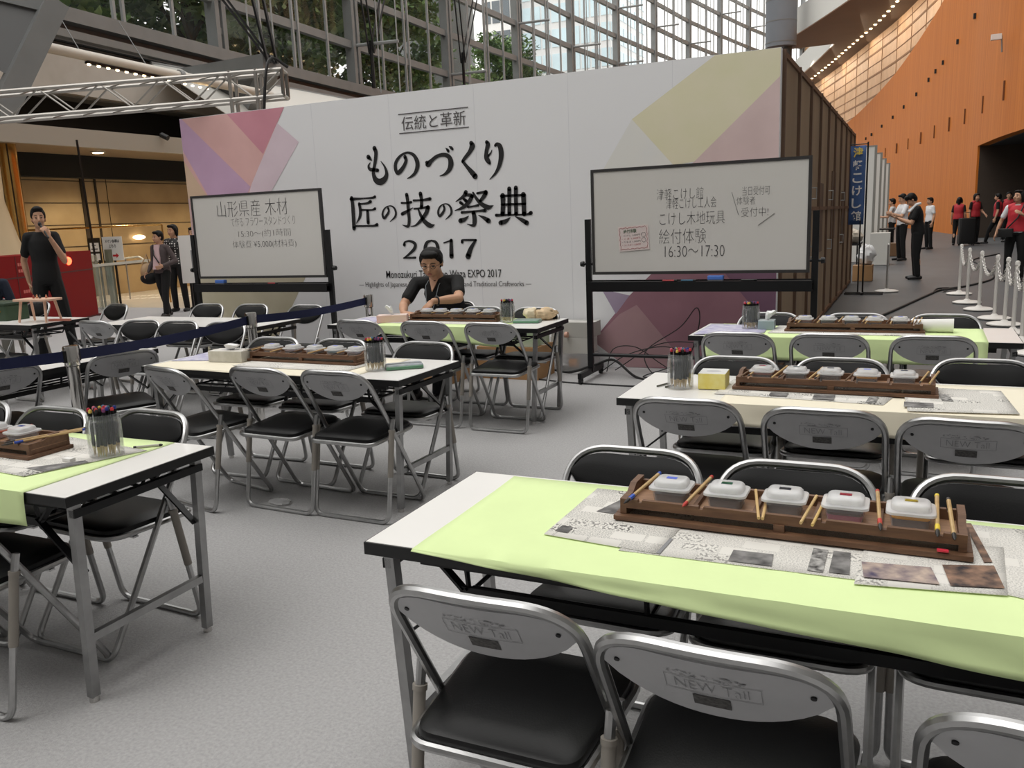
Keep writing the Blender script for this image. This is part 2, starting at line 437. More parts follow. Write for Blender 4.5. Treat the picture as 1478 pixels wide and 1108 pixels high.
# ---- glass curtain wall: posts, then one window per bay
def vpost(i, p):
    mb = MB(); x, y = p
    a = Vector(FAC[max(i-1,0)]); b = Vector(FAC[min(i+1,len(FAC)-1)]); d = (b-a).normalized(); n = Vector((d.y, -d.x))
    for o in (-0.17, 0.17):
        c = Vector(p)+d*o
        mb.bar((c.x, c.y, 7.2), (c.x, c.y, 36), 0.2, 0.42, (n.x, n.y, 0))
    for z in range(8, 36, 4): mb.bar((x-d.x*.2, y-d.y*.2, z), (x+d.x*.2, y+d.y*.2, z), 0.3, 0.2)
    struct(mb.build('facade_post', steelgrey, smooth=False))
    m2 = MB()
    for z in range(9, 35, 4):
        c = Vector((x, y, z)); e = c+Vector((n.x, n.y, 0))*2.1+Vector((d.x, d.y, 0))*0.2
        m2.tube([c, e], 0.07, 6)
        for k in (0.55, 0.97): m2.tube([c.lerp(e, k)+Vector((0,0,-2)), c.lerp(e, k)+Vector((0,0,2))], 0.03, 5)
    struct(m2.build('facade_outrigger', steelpale, smooth=False))
for i, p in enumerate(FAC): vpost(i, p)
for i in range(len(FAC)-1):
    a, b = Vector(FAC[i]), Vector(FAC[i+1]); d = (b-a).normalized(); n = Vector((d.y, -d.x))
    t = sempty('window_%d' % (i+1), ((a.x+b.x)/2, (a.y+b.y)/2, 7.2)); o = Vector(t.location)
    mb = MB()
    for z in range(9, 36, 2): mb.bar(Vector((a.x, a.y, z))-o, Vector((b.x, b.y, z))-o, 0.24 if z % 4 == 1 else 0.2, 0.30)
    mb.build('transom', steelgrey, t, smooth=False)
    mb = MB()
    for k in (0.25, 0.48, 0.52, 0.75):
        p = a.lerp(b, k)+n*0.12; mb.bar(Vector((p.x, p.y, 7.2))-o, Vector((p.x, p.y, 36))-o, 0.09, 0.10)
    mb.build('mullion', steelpale, t, smooth=False)
    p0, p1 = a-n*0.2, b-n*0.2
    MB().poly([Vector((p0.x,p0.y,7.3))-o, Vector((p1.x,p1.y,7.3))-o, Vector((p1.x,p1.y,36))-o, Vector((p0.x,p0.y,36))-o]).build('glass', glassm, t, smooth=False)
# slanted steel brackets that carry the sill
def bracket(tip, root, foot, lab):
    t = sempty('steel_bracket', tip); T = Vector(tip)
    rt, ft = Vector(root)-T, Vector(foot)-T
    mb = MB(); mb.bar((0,0,0.05), rt, 0.5, 0.6); mb.build('arm', steelgrey, t, smooth=False)
    mb = MB(); mb.bar((0,0,0), ft, 0.42, 0.42); mb.build('strut', steelgrey, t, smooth=False)
    mb = MB()
    u = (rt-ft)
    mb.prism([Vector((0,-0.12,0)), rt*0.98+Vector((0,-0.12,0)), ft*0.65+Vector((0,-0.12,0))], (0, 0.24, 0))
    mb.build('web_plate', M('mid_grey_steel_plate', (92, 92, 92), 0.55, 0.2), t, smooth=False)
    mb = MB()
    mb.bar((0.1,-0.2,0.12), Vector((-0.7, -0.2, 4.2)), 0.07, 0.07); mb.bar((0.1,0.2,0.12), Vector((-0.7, 0.35, 4.2)), 0.07, 0.07)
    mb.bar((0.1,-0.1,0.1), Vector((-2.6, -2.6, 5.5)), 0.06, 0.06); mb.bar((0.1,0.1,0.1), Vector((-2.6, -2.3, 5.5)), 0.06, 0.06)
    mb.build('tension_rod', blackmetal, t, smooth=False)
bracket((-15.6, 12.3, 6.05), (-18.9, 9.8, 7.1), (-16.0, 11.0, 3.7), 'a')
bracket((-16.8, 19.95, 6.0), (-20.9, 20.4, 6.1), (-19.4, 21.0, 4.2), 'b')
for k, (i, zz) in enumerate(((5, 8.6), (6, 9.5))):
    p = Vector((*offs(FAC, 0.9)[i], zz)); t = sempty('cable_stay', p); mb = MB()
    for s in (-0.12, 0.12):
        mb.tube([(s, 0, 0), (0.5+s, -1.6, 5)], 0.04, 5); mb.tube([(s, 0, 0), (0.5+s, 1.6, 5)], 0.04, 5)
    mb.tube([(0,0,-1.4),(0,0,0.5)], 0.08, 6)
    mb.build('rod', blackmetal, t)
# pale fabric canopy behind the backdrop
t = thing('fabric_canopy', 'white fabric canopy below the glass wall, behind the backdrop top edge', 'canopy', (-18.2, 25.0, 4.2))
mb = MB(); rings = []
for i in range(9):
    u = i/8; rings.append([Vector((-2.2+3.4*v/6.0+0.0*u, -6+14*u, 2.2-0.35*v+0.35*math.sin(PI*u)*math.sin(PI*v/6))) for v in range(7)])
mb.loft(rings, closed_u=False, cap=False)
co = mb.build('membrane', M('white_canopy_fabric', (214, 212, 206), 0.8), t); sd = co.modifiers.new('s', 'SOLIDIFY'); sd.thickness = 0.03
mb = MB(); mb.tube([(-2.2,-6,2.2),(-2.2,8,2.2)], 0.05, 6); mb.tube([(1.2,-6,0.1),(1.2,8,0.1)], 0.05, 6)
for y in (-5.9, 1, 7.9): mb.tube([(1.2,y,0.1),(1.2,y,-4.2)], 0.05, 6)
mb.build('pole', steelgrey, t)
# ---- outside the glass: street, trees, buildings
struct(MB().box(-160, -40, 6.6, -22.6, 220, 6.9).build('ground_street', M('street_paving', (150, 148, 142), 0.9), smooth=False))
leafm = [M('leaf_green_deep', (86, 116, 66), 0.6, c2=(128, 158, 96), scale=1.3), M('leaf_green_mid', (104, 136, 78), 0.6, c2=(150, 176, 112), scale=1.6), M('leaf_green_pale', (126, 152, 100), 0.6, c2=(166, 186, 132), scale=1.6)]
bark = M('tree_bark', (70, 60, 50), 0.9, var=0.2, scale=6)
def crown_mesh(seed, n, rx, rz, leaf):
    rnd = random.Random(seed); bm = bmesh.new()
    cl = [(Vector((rnd.uniform(-.65,.65)*rx, rnd.uniform(-.65,.65)*rx, rnd.uniform(-.6,.7)*rz)), rnd.uniform(.32,.55)) for _ in range(16)]
    for k in range(n):
        c, q = rnd.choice(cl)
        v = Vector((rnd.gauss(0,1), rnd.gauss(0,1), rnd.gauss(0,1))).normalized()*(rnd.random()**0.45)
        p = c+Vector((v.x*rx*q, v.y*rx*q, v.z*rz*q*0.8))
        m = Matrix.Rotation(rnd.uniform(0, 6.28), 3, 'Z') @ Matrix.Rotation(rnd.uniform(-1.1, 1.1), 3, 'X')
        L = leaf*rnd.uniform(.6, 1.3)
        q4 = [Vector((-L*.28, 0, 0)), Vector((0, -L*.5, 0.02)), Vector((L*.28, 0, 0)), Vector((0, L*.5, 0.02))]
        bm.faces.new([bm.verts.new(p+m @ a) for a in q4])
    me = bpy.data.meshes.new('foliage'); bm.to_mesh(me); bm.free(); return me
CROWNS = [crown_mesh(3, 7000, 4.0, 4.2, 0.5), crown_mesh(11, 7000, 4.0, 4.2, 0.5)]
def tree(x, y, s, kind, lab, h=3.2):
    t = thing('tree', lab, 'tree', (x, y, 6.9), random.uniform(0, 6))
    mb = MB(); mb.tube([(0,0,-0.1),(0.1,0.05,h*0.6),(0,0.1,h+2)], [0.22*s, 0.17*s, 0.1*s], 8)
    for a in range(5):
        an = a*1.256+x; mb.tube([(0.05,0.05,h*0.7+0.25*a),(1.1*math.cos(an)*s,1.1*math.sin(an)*s,h+1.6),(2.2*math.cos(an)*s,2.2*math.sin(an)*s,h+3.2)], [0.1*s, 0.07*s, 0.03*s], 6)
    mb.build('trunk', bark, t)
    for j in range(2):
        me = CROWNS[(kind+j) % 2].copy(); me.materials.append(leafm[(kind+j) % 3])
        o = link('foliage', me, None, t, smooth=False); o.scale = (s, s, s*0.9); o.location = (0.6*(j-.5), 0.8*(j-.5), h+2.2+2.4*j*s); o.rotation_euler = (0,0,j*1.9)
for x, y, s, k, lab, h in [(-26.5, 11, 1.15, 0, 'deep green tree outside the glass above the light pipe', 2.0), (-27.5, 19.5, 1.2, 1, 'leafy tree outside the glass over the lighting truss', 2.2), (-26.5, 27, 1.1, 2, 'bright green tree outside behind the steel bracket tip', 2.0),
     (-28.5, 34, 1.15, 0, 'green tree outside the glass above the left whiteboard', 2.0), (-27.2, 41, 1.0, 1, 'tree outside the glass just left of the dark round tower', 1.6), (-34, 27, 1.5, 0, 'tall dark tree in the second row behind the glass', 3.0),
     (-35, 14, 1.5, 1, 'tall tree in the second row, outside at top left', 3.0), (-27, 57, 0.75, 2, 'small round tree outside right of the dark round tower', 0.6), (-33, 40, 1.4, 2, 'tall tree behind others close to the round tower', 2.6), (-25.5, 4, 1.1, 2, 'tree outside glass partly cut by the photo edge', 2)]:
    tree(x, y, s, k, lab, h)
shr = []
for k, (x, y, s) in enumerate([(-26, 83, .34), (-25.5, 77, .34), (-24, 71, .3)]):
    t = thing('shrub', ['low green shrub outside in front of the glass office', 'low shrub outside between two facade posts over the title', 'low shrub beside the small round tree outside'][k], 'shrub', (x, y, 6.9))
    me = CROWNS[k % 2].copy(); me.materials.append(leafm[2]); o = link('foliage', me, None, t, smooth=False); o.scale = (s*2, s*2, s*1.1); o.location = (0, 0, 1.2)
def office(name, lab, x0, y0, x1, y1, h, wall, glass, floors, cols, face):
    t = thing(name, lab, 'building', ((x0+x1)/2, (y0+y1)/2, 6.9)); cx, cy = (x0+x1)/2, (y0+y1)/2
    MB().box(x0-cx, y0-cy, 0, x1-cx, y1-cy, h).build('wall', wall, t, smooth=False)
    for side in ('S', 'E'):
        mb = MB()
        for f in range(floors):
            z0 = 2.5+f*(h-4)/floors; z1 = z0+(h-4)/floors*0.72
            for c in range(cols):
                a = (c+0.1)/cols; b = (c+0.9)/cols
                if side == 'S': mb.box(x0-cx+(x1-x0)*a, y0-cy-0.1, z0, x0-cx+(x1-x0)*b, y0-cy+0.1, z1)
                else: mb.box(x1-cx-0.1, y0-cy+(y1-y0)*a, z0, x1-cx+0.1, y0-cy+(y1-y0)*b, z1)
        mb.build('window', glass, t, smooth=False)
officeglass = M('pale_blue_office_glass', (196, 218, 226), 0.15, 0.0, var=0.12, scale=0.2)
darkpane = M('dark_window_pane', (96, 104, 110), 0.2)
office('office_building', 'pale glass office block far outside behind the curtain wall', -57, 128, -42.5, 146, 44, M('white_office_frame', (214, 216, 216), 0.6), officeglass, 11, 9, 'S')
office('white_building', 'white block with small dark windows left of the glass office', -63, 126, -58, 140, 40, M('white_render', (226, 226, 224), 0.7), darkpane, 8, 3, 'S')
t = thing('round_tower', 'dark grey round tower outside behind the trees', 'building', (-38.5, 66, 6.9))
MB().lathe((0,0,0), [(4.2,0),(4.2,26)], 32).build('wall', M('dark_grey_tower', (104, 108, 108), 0.45, var=0.06, scale=0.6), t)
mb = MB()
for z in (5, 9.5, 14, 18.5): mb.lathe((0,0,0), [(4.25,z),(4.25,z+0.15)], 32)
mb.build('joint', recess, t)
# ---- the timber side of the hall
orange = M('orange_timber_wall', (206, 122, 50), 0.6, c2=(188, 106, 40), scale=3.0, stretch=(2.2, 2.2, 0.03), spec=0.12, detail=5)
woodup = M('pale_timber_panels', (206, 166, 126), 0.5, c2=(188, 148, 108), scale=1.2, spec=0.3)
OC = [(5.5,-14),(5.6,0),(5.2,12),(4.2,22),(3.3,30),(2.65,34.8),(2.22,39.8),(1.9,43.5),(.8,51.6),(-.5,60),(-2,68),(-4,77),(-6.5,86),(-9,95),(-12,105),(-15.5,116)]
def ztop(y):
    k = [(-14,22),(0,21),(12,19.5),(22,17.5),(30,15.5),(34.8,14.4),(43.5,12.6),(50.7,11.6),(60,10.8),(66.5,10.2),(75.6,9.5),(82.6,8.85),(95,7.8),(116,6)]
    for (a, za), (b, zb) in zip(k[:-1], k[1:]):
        if y <= b: return za+(zb-za)*(y-a)/(b-a)
    return 6
def resamp(pts, n=4): return [(p.x, p.y) for p in crom([Vector((a, b, 0)) for a, b in pts], n)]
OCR = resamp(OC)
k1 = [p for p in OCR if p[1] <= 24.01]; k2 = [p for p in OCR if 23.9 <= p[1] <= 39.81]; k3 = [p for p in OCR if p[1] >= 39.79]
if k2[0] != k1[-1]: k2 = [k1[-1]]+k2
if k3[0] != k2[-1]: k3 = [k2[-1]]+k3
ow = sempty('wall_right', (0,0,0))
mb = MB()
ribbon(mb, k3, -0.02, [ztop(p[1]) for p in k3], 0.5)
ribbon(mb, k2, 3.65, [ztop(p[1]) for p in k2], 0.5)
mb.build('timber_face', orange, ow)
ribbon(MB(), k1, -0.02, [ztop(p[1]) for p in k1], 0.5).build('neutral_grey_face', M('neutral_grey_wall', (150, 148, 146), 0.6, var=0.05, scale=0.7), ow)  # unseen near stretch, made neutral grey to keep orange bounce light down
# recessed dark opening
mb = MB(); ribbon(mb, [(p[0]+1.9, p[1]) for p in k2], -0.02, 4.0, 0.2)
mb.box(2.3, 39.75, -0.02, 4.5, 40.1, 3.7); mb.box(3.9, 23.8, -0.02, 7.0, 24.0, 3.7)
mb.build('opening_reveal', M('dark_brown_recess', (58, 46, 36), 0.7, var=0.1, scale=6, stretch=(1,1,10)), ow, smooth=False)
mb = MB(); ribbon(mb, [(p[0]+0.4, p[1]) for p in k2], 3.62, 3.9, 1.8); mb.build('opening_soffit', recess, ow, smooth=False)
slotm = M('dark_timber_slot', (110, 62, 26), 0.8)
mb = MB()
for x, y in ((-2.04,68.2),(-1.24,63.9),(-.5,60),(.18,55.6),(.81,51.5),(1.37,47.4),(1.87,43.7),(2.28,39.1),(2.65,34.8)):
    mb.box(x-0.05, y-0.045, 4.85, x+0.03, y+0.045, 5.5)
mb.build('wall_slot', slotm, ow, smooth=False)
mb = MB()
for x, y, z in ((1.98,42.6,9.14),(1.51,46.4,8.79),(1.02,50,8.43),(.73,52,8.31),(.43,54,8.16),(-.16,57.8,7.87),(-.87,62,7.63),(-1.59,65.8,7.39),(-2.4,69.8,7.18),(-3.25,73.6,6.92),(-3.75,75.9,6.8)):
    mb.box(x-0.08, y-0.08, z-0.11, x+0.05, y+0.08, z+0.10)
mb.build('wall_socket', blackmetal, ow, smooth=False)
t = thing('security_camera', 'small white camera on the orange timber wall near the picture edge', 'camera', (2.45, 34.8, 6.95))
mb = MB(); mb.box(-0.32,-0.1,-0.08,0.0,0.1,0.1); mb.build('housing', paperw, t, smooth=False)
MB().tube([(0,0,0.05),(0.04,0,-0.5)], 0.025, 6).build('bracket', steelgrey, t)
# upper timber wall behind the ramp edge
UP = [(p[0]+2.2, p[1]) for p in OCR]
uw = sempty('wall_upper', (0,0,0)); ribbon(MB(), UP, 5.5, 26, 0.4).build('panel_face', woodup, uw)
mb = MB()
for z in (8.1, 9.0, 9.9, 10.8, 11.7, 12.6, 13.55, 14.45, 15.2): ribbon(mb, [(p[0]-0.03, p[1]) for p in UP], z, z+(0.16 if z in (9.0, 10.8, 12.6, 14.45) else 0.07), 0.06)
for i in range(8, len(UP), 2):
    a = UP[i]; mb.box(a[0]-0.03, a[1]-0.03, 5.6, a[0]+0.02, a[1]+0.03, 15.7)
mb.build('panel_seam', M('timber_seam', (140, 104, 74), 0.8), uw, smooth=False)
# walkway deck with pale parapet, lamps along its edge
deckm = M('brown_deck_soffit', (122, 108, 96), 0.7, var=0.05, scale=0.5)
parm = M('pale_parapet_panel', (214, 212, 206), 0.6)
ed = [p for p in UP if p[1] > 18]
dk = sempty('ceiling_walkway', (0,0,0))
def inner(p):
    y = p[1]; wdt = max(3.4, 5.1+(y-67.8)*0.245)
    return wdt if y < 84.5 else 3.2
mb = MB(); rings = []
main = [p for p in ed if p[1] <= 84.5]+[(-3.84, 84.5)]
for p in main:
    b = p[0]-inner((p[0], min(p[1], 84.4))); rings.append([(b, p[1], 15.8), (p[0], p[1], 15.8), (p[0], p[1], 16.5), (b, p[1], 16.5)])
mb.loft(rings)
tail = [(-3.84, 84.5)]+[p for p in ed if p[1] > 84.5]
rings = [[(p[0]-3.2, p[1], 15.8), (p[0], p[1], 15.8), (p[0], p[1], 16.5), (p[0]-3.2, p[1], 16.5)] for p in tail]
mb.loft(rings); mb.build('deck', deckm, dk, smooth=False)
mb = MB()
ribbon(mb, [(p[0]-inner((p[0], min(p[1], 84.4)))+0.05, p[1]) for p in main], 15.75, 17.8, -0.15)
ribbon(mb, [(p[0]-3.2, p[1]) for p in tail], 15.75, 17.8, -0.15)
mb.build('parapet', parm, dk, smooth=False)
mb = MB()
for z in (16.4, 17.1): ribbon(mb, [(p[0]-inner((p[0], min(p[1], 84.4)))+0.03, p[1]) for p in main], z, z+0.07, -0.05); ribbon(mb, [(p[0]-3.22, p[1]) for p in tail], z, z+0.07, -0.05)
mb.build('parapet_seam', louver, dk, smooth=False)
lp = [(p[0], p[1]) for p in resamp(ed, 3)]
n = 0; first = None
acc = 0; last = None
for p in lp:
    if p[1] < 56 or p[1] > 112: continue
    if last is not None and math.hypot(p[0]-last[0], p[1]-last[1]) < 0.95: continue
    last = p; n += 1
    q = (p[0]-1.5, p[1], 15.76)
    if first is None:
        first = MB().ell((0,0,0), (0.13, 0.13, 0.06), nu=8, nv=5).build('walkway_downlight', lampo); first.location = q
        tag(first, 'small warm lamp in the curved row under the upper walkway', 'ceiling light', 'lamps in the curved row under the walkway')
    else:
        c = first.copy(); COL.objects.link(c); c.location = q
for k in range(7):
    p = min(UP, key=lambda a: abs(a[1]-(50+10*k)))
    l = bpy.data.lights.new('wall_wash', 'AREA'); l.shape = 'RECTANGLE'; l.size = 2.0; l.size_y = 12; l.energy = 200; l.color = (1, 0.84, 0.66)
    o = bpy.data.objects.new('wall_wash', l); COL.objects.link(o); o.location = (p[0]-2.2, p[1], 15.7); o.rotation_euler = (0, R(-32), 0)
# concrete column at the end of the walkway
t = sempty('concrete_column', (-10.42, 75, 0))
MB().lathe((0,0,0), [(1.22,14.4),(1.22,36)], 32).build('shaft', M('grey_column_concrete', (112, 116, 122), 0.7, var=0.05, scale=0.5), t)
mb = MB()
for k in range(12): mb.lathe((0,0,0), [(1.235,14.7+1.6*k),(1.235,14.76+1.6*k)], 32)
mb.build('shaft_joint', louver, t)
MB().lathe((0.55,0,0), [(0.34,-0.02),(0.34,15.0)], 20).build('stem', M('dark_column_steel', (70, 68, 66), 0.6), t)

# ================================================================== BACKDROP
YB = 7.73
backw = M('white_printed_panel', (236, 236, 238), 0.55)
t = thing('exhibition_backdrop', 'big white printed backdrop with black Japanese title and pastel diamonds', 'backdrop', (0, 0, 0))
BD = t
MB().box(-7.94, YB, 0, -1.068, YB+0.08, 2.785).build('printed_panel', backw, t, smooth=False)
mb = MB()
for x in (-7.0, -6.0, -5.0, -4.0, -3.0, -2.0): mb.box(x, YB-0.0012, 0.01, x+0.004, YB, 2.78)
mb.build('panel_joint', M('panel_joint_grey', (222, 222, 226), 0.7), t, smooth=False)
def patch(pts, c, k, c2=None):
    m = M('print_%d_%d_%d' % c, c, 0.6, c2=c2 or tuple(min(255, a+12) for a in c), scale=2.2, detail=6)
    MB().poly([Vector((x, YB-0.002-0.0006*k, z)) for x, z in pts]).build('colour_patch', m, t, smooth=False)
patch([(-7.936,2.78),(-6.362,2.78),(-6.93,1.98),(-6.99,1.86),(-7.936,1.86)], (218,172,168), 0)
patch([(-7.2,2.78),(-6.362,2.78),(-6.72,2.30)], (204,138,152), 1)
patch([(-7.936,2.78),(-7.9,2.78),(-6.95,1.95),(-7.02,1.86),(-7.60,1.86),(-7.936,2.42)], (196,160,190), 2)
patch([(-7.936,2.30),(-7.62,1.86),(-7.936,1.86)], (208,178,150), 3)
patch([(-6.48,2.62),(-6.20,2.394),(-6.67,1.86),(-6.99,1.86),(-6.93,1.98)], (218,198,208), 1)
patch([(-7.936,1.86),(-6.67,1.86),(-7.1,1.2),(-7.936,1.1)], (200,168,168), 0)
patch([(-7.936,1.1),(-6.2,1.0),(-6.9,0.0),(-7.936,0.0)], (186,178,152), 0, (200,192,170))
patch([(-2.376,2.313),(-1.622,2.782),(-1.072,2.782),(-1.072,2.555),(-1.80,1.90),(-1.99,1.88)], (224,220,184), 0, (232,224,198))
patch([(-1.072,2.555),(-1.072,1.0),(-1.9,1.0),(-2.45,1.46),(-1.80,1.90)], (212,188,186), 1)
patch([(-2.376,2.313),(-1.99,1.88),(-2.5,1.45),(-2.75,1.75)], (228,228,226), 0, (232,230,222))
patch([(-1.072,1.0),(-2.1,1.0),(-2.42,0.70),(-2.80,0.25),(-2.46,0.004),(-1.072,0.004)], (150,108,120), 0, (164,120,132))
patch([(-2.35,0.61),(-1.85,0.02),(-2.46,0.004),(-2.80,0.25),(-2.52,0.52)], (172,136,142), 1, (182,148,150))
patch([(-2.70,0.76),(-2.42,0.70),(-2.56,0.52)], (160,144,166), 1)
patch([(-1.6,1.0),(-1.072,1.0),(-1.072,0.35)], (120,86,108), 1)
inkblack = M('title_ink', (22, 20, 22), 0.6); inkgrey = M('subtitle_ink', (84, 80, 80), 0.6)
STROKES = [[(-5206,2257,49),(-5191,2214,45),(-5203,2144,41),(-5222,2074,37),(-5241,2004,41),(-5217,1931,61),(-5162,1907,69),(-5103,1932,61),(-5074,1987,41),(-5092,2059,24),(-5135,2118,8)],[(-5291,2173,49),(-5272,2156,37),(-5250,2133,8)],[(-5272,2113,10),(-5297,2079,24),(-5282,2046,37),(-5234,2036,37),(-5182,2028,37)],[(-4833,2144,41),(-4823,2105,39),(-4853,2051,41),(-4899,2005,49),(-4939,1986,41),(-4960,2037,41),(-4947,2099,37),(-4887,2158,28),(-4800,2184,23),(-4727,2154,37),(-4690,2090,49),(-4690,2034,49),(-4723,1973,37),(-4776,1938,24),(-4820,1923,8)],[(-4573,2068,41),(-4558,2053,65),(-4515,2085,41),(-4451,2122,37),(-4369,2133,41),(-4306,2105,49),(-4290,2043,61),(-4314,1983,49),(-4365,1942,28),(-4427,1925,8)],[(-4341,2197,8),(-4322,2178,28),(-4312,2164,28)],[(-4300,2210,10),(-4277,2195,31),(-4262,2180,24)],[(-4046,2225,45),(-4036,2194,61),(-4066,2143,45),(-4124,2087,37),(-4154,2055,31)],[(-4154,2055,31),(-4106,1998,37),(-4054,1940,53),(-4018,1898,57)],[(-3872,2222,37),(-3860,2195,49),(-3880,2130,41),(-3883,2071,49),(-3862,2036,49),(-3848,2015,28)],[(-3859,2089,24),(-3831,2114,16),(-3817,2142,7)],[(-3778,2182,28),(-3759,2194,33),(-3729,2172,49),(-3717,2112,55),(-3724,2047,50),(-3746,1982,41),(-3787,1918,28),(-3855,1860,8)],[(-5546,1756,45),(-5539,1689,45),(-5540,1579,47),(-5544,1431,47)],[(-5556,1745,37),(-5393,1745,18),(-5277,1747,24),(-5241,1756,31)],[(-5519,1456,21),(-5302,1451,21),(-5239,1461,37)],[(-5303,1708,37),(-5353,1692,24),(-5452,1688,20)],[(-5452,1689,37),(-5444,1627,37),(-5456,1554,33),(-5507,1485,8)],[(-5431,1626,20),(-5297,1620,18),(-5252,1630,33)],[(-5351,1615,33),(-5352,1550,37),(-5353,1487,41)],[(-5084,1630,24),(-5078,1597,26),(-5108,1555,28),(-5145,1527,28),(-5161,1571,23),(-5128,1628,18),(-5065,1653,11),(-5014,1634,20),(-4990,1586,26),(-5004,1536,23),(-5069,1488,7)],[(-4401,1622,24),(-4395,1590,26),(-4422,1549,28),(-4457,1523,28),(-4472,1565,23),(-4443,1620,18),(-4384,1644,11),(-4336,1626,20),(-4313,1580,26),(-4325,1532,23),(-4386,1485,7)],[(-4911,1676,23),(-4839,1674,20),(-4792,1679,28)],[(-4841,1758,41),(-4834,1687,39),(-4833,1587,39),(-4830,1501,37),(-4844,1437,33),(-4870,1431,24),(-4916,1447,7)],[(-4912,1562,37),(-4863,1581,33),(-4775,1620,7)],[(-4761,1695,23),(-4660,1694,21),(-4559,1701,37)],[(-4672,1760,45),(-4664,1693,37),(-4669,1623,41)],[(-4759,1609,20),(-4666,1612,20),(-4589,1623,28)],[(-4590,1616,49),(-4619,1557,45),(-4683,1489,37),(-4754,1438,20),(-4814,1429,7)],[(-4709,1600,18),(-4680,1531,37),(-4634,1466,49),(-4574,1428,49),(-4523,1435,8)],[(-4134,1748,45),(-4164,1708,37),(-4255,1661,7)],[(-4135,1721,24),(-4080,1715,37),(-4061,1703,33)],[(-4065,1704,41),(-4108,1647,45),(-4182,1596,33),(-4273,1570,7)],[(-4162,1681,28),(-4135,1661,37)],[(-4203,1648,33),(-4176,1630,28)],[(-4051,1740,20),(-4019,1684,33),(-3967,1627,41),(-3891,1587,49),(-3828,1602,7)],[(-4004,1731,24),(-3930,1738,28),(-3906,1737,45)],[(-3907,1730,45),(-3940,1687,41),(-3973,1655,33)],[(-4118,1600,24),(-4055,1604,20),(-3999,1612,28)],[(-4193,1548,28),(-4065,1553,21),(-3970,1556,24),(-3923,1557,37)],[(-4058,1542,45),(-4049,1487,49),(-4056,1425,45),(-4085,1415,24),(-4136,1430,7)],[(-4214,1465,49),(-4165,1477,41),(-4115,1510,8)],[(-4000,1512,8),(-3943,1486,33),(-3890,1453,53)],[(-3720,1694,53),(-3720,1610,49),(-3728,1515,49)],[(-3493,1693,53),(-3492,1600,49),(-3493,1506,49)],[(-3644,1757,45),(-3648,1674,41),(-3655,1513,41)],[(-3572,1763,45),(-3576,1670,41),(-3580,1510,41)],[(-3739,1691,24),(-3475,1689,24)],[(-3735,1607,24),(-3478,1602,24)],[(-3802,1505,31),(-3663,1503,20),(-3475,1500,20),(-3418,1513,41)],[(-3755,1428,49),(-3697,1443,41),(-3646,1477,8)],[(-3588,1483,8),(-3522,1450,37),(-3467,1418,49)],[(-4910,1237,37),(-4899,1266,20),(-4838,1276,23),(-4776,1245,37),(-4788,1194,37),(-4848,1145,28),(-4921,1099,16)],[(-4929,1099,15),(-4782,1100,24)],[(-4571,1274,18),(-4518,1252,34),(-4499,1188,42),(-4527,1120,34),(-4583,1102,18),(-4636,1122,34),(-4655,1191,42),(-4627,1255,34),(-4571,1274,18)],[(-4423,1246,15),(-4360,1263,16),(-4327,1272,20)],[(-4334,1269,37),(-4339,1184,45),(-4341,1106,50)],[(-4206,1248,33),(-4201,1269,20),(-4117,1267,24),(-4045,1265,24)],[(-4049,1261,24),(-4105,1186,45),(-4146,1102,61)]]
mb = MB(); strokes_mesh(mb, [[(a/1000, b/1000, c/1000) for a, b, c in s] for s in STROKES], wallframe(YB-0.0055))
mb.build('title_lettering', inkblack, t, smooth=False)
fr = wallframe(YB-0.0055)
text('伝統と革新', -4.85, -4.095, 2.405, 2.545, 'subtitle_lettering', inkgrey, t, fr)
mb = MB()
for z in (2.571, 2.381): mb.box(-4.885, YB-0.0058, z-0.005, -4.062, YB-0.005, z+0.005)
mb.build('subtitle_rule', inkgrey, t, smooth=False)
text('Monozukuri Takumi no Waza EXPO 2017', -5.166, -3.769, 0.885, 0.965, 'english_title', inkblack, t, fr, 0.004)
text('— Highlights of Japanese Manufacturing Technology and Traditional Craftworks —', -5.53, -3.44, 0.775, 0.845, 'english_tagline', inkgrey, t, fr)
# the plywood flank of the booth with its battens
ply = M('brown_plywood', (158, 136, 110), 0.7, c2=(140, 118, 94), scale=2.0, stretch=(1, 1, 0.15))
batm = M('dark_red_batten', (104, 80, 64), 0.7, var=0.1, scale=5)
t = thing('booth_side_wall', 'long brown plywood flank of the exhibition booth with upright battens', 'wall panel', (-1.068, YB+0.082, 0))
MB().box(-0.07, 0, 0, 0.0, 9.7, 2.78).build('plywood_sheet', ply, t, smooth=False)
for k in range(10):
    y = 0.02+k*1.07
    MB().box(0.0, y, 0, 0.028, y+0.045, 2.785).build('batten', batm, t, smooth=False)
mb = MB()
for z in (0.02, 1.42, 2.73): mb.box(0.0, 0.06, z, 0.02, 9.66, z+0.045)
mb.build('cross_rail', M('brown_cross_rail', (112, 80, 56), 0.7), t, smooth=False)
mb = MB()
for k in range(3):
    for z in (0.9, 1.55): mb.tube([(0.02, 2.35+2.14*k, z), (0.075, 2.35+2.14*k, z+0.0), (0.075, 2.35+2.14*k, z+0.12), (0.02, 2.35+2.14*k, z+0.12)], 0.008, 6)
mb.build('handle', steel, t)
mb = MB()
for k, (z0, z1) in enumerate(((0.95, 1.9), (0.9, 1.75), (1.0, 1.95), (0.85, 1.7))): mb.box(0.0, 1.3+1.9*k, z0, 0.012, 1.95+1.9*k, z1)
mb.build('old_tape_patch', M('worn_dark_tape_patch', (98, 74, 56), 0.7, var=0.25, scale=3), t, smooth=False)

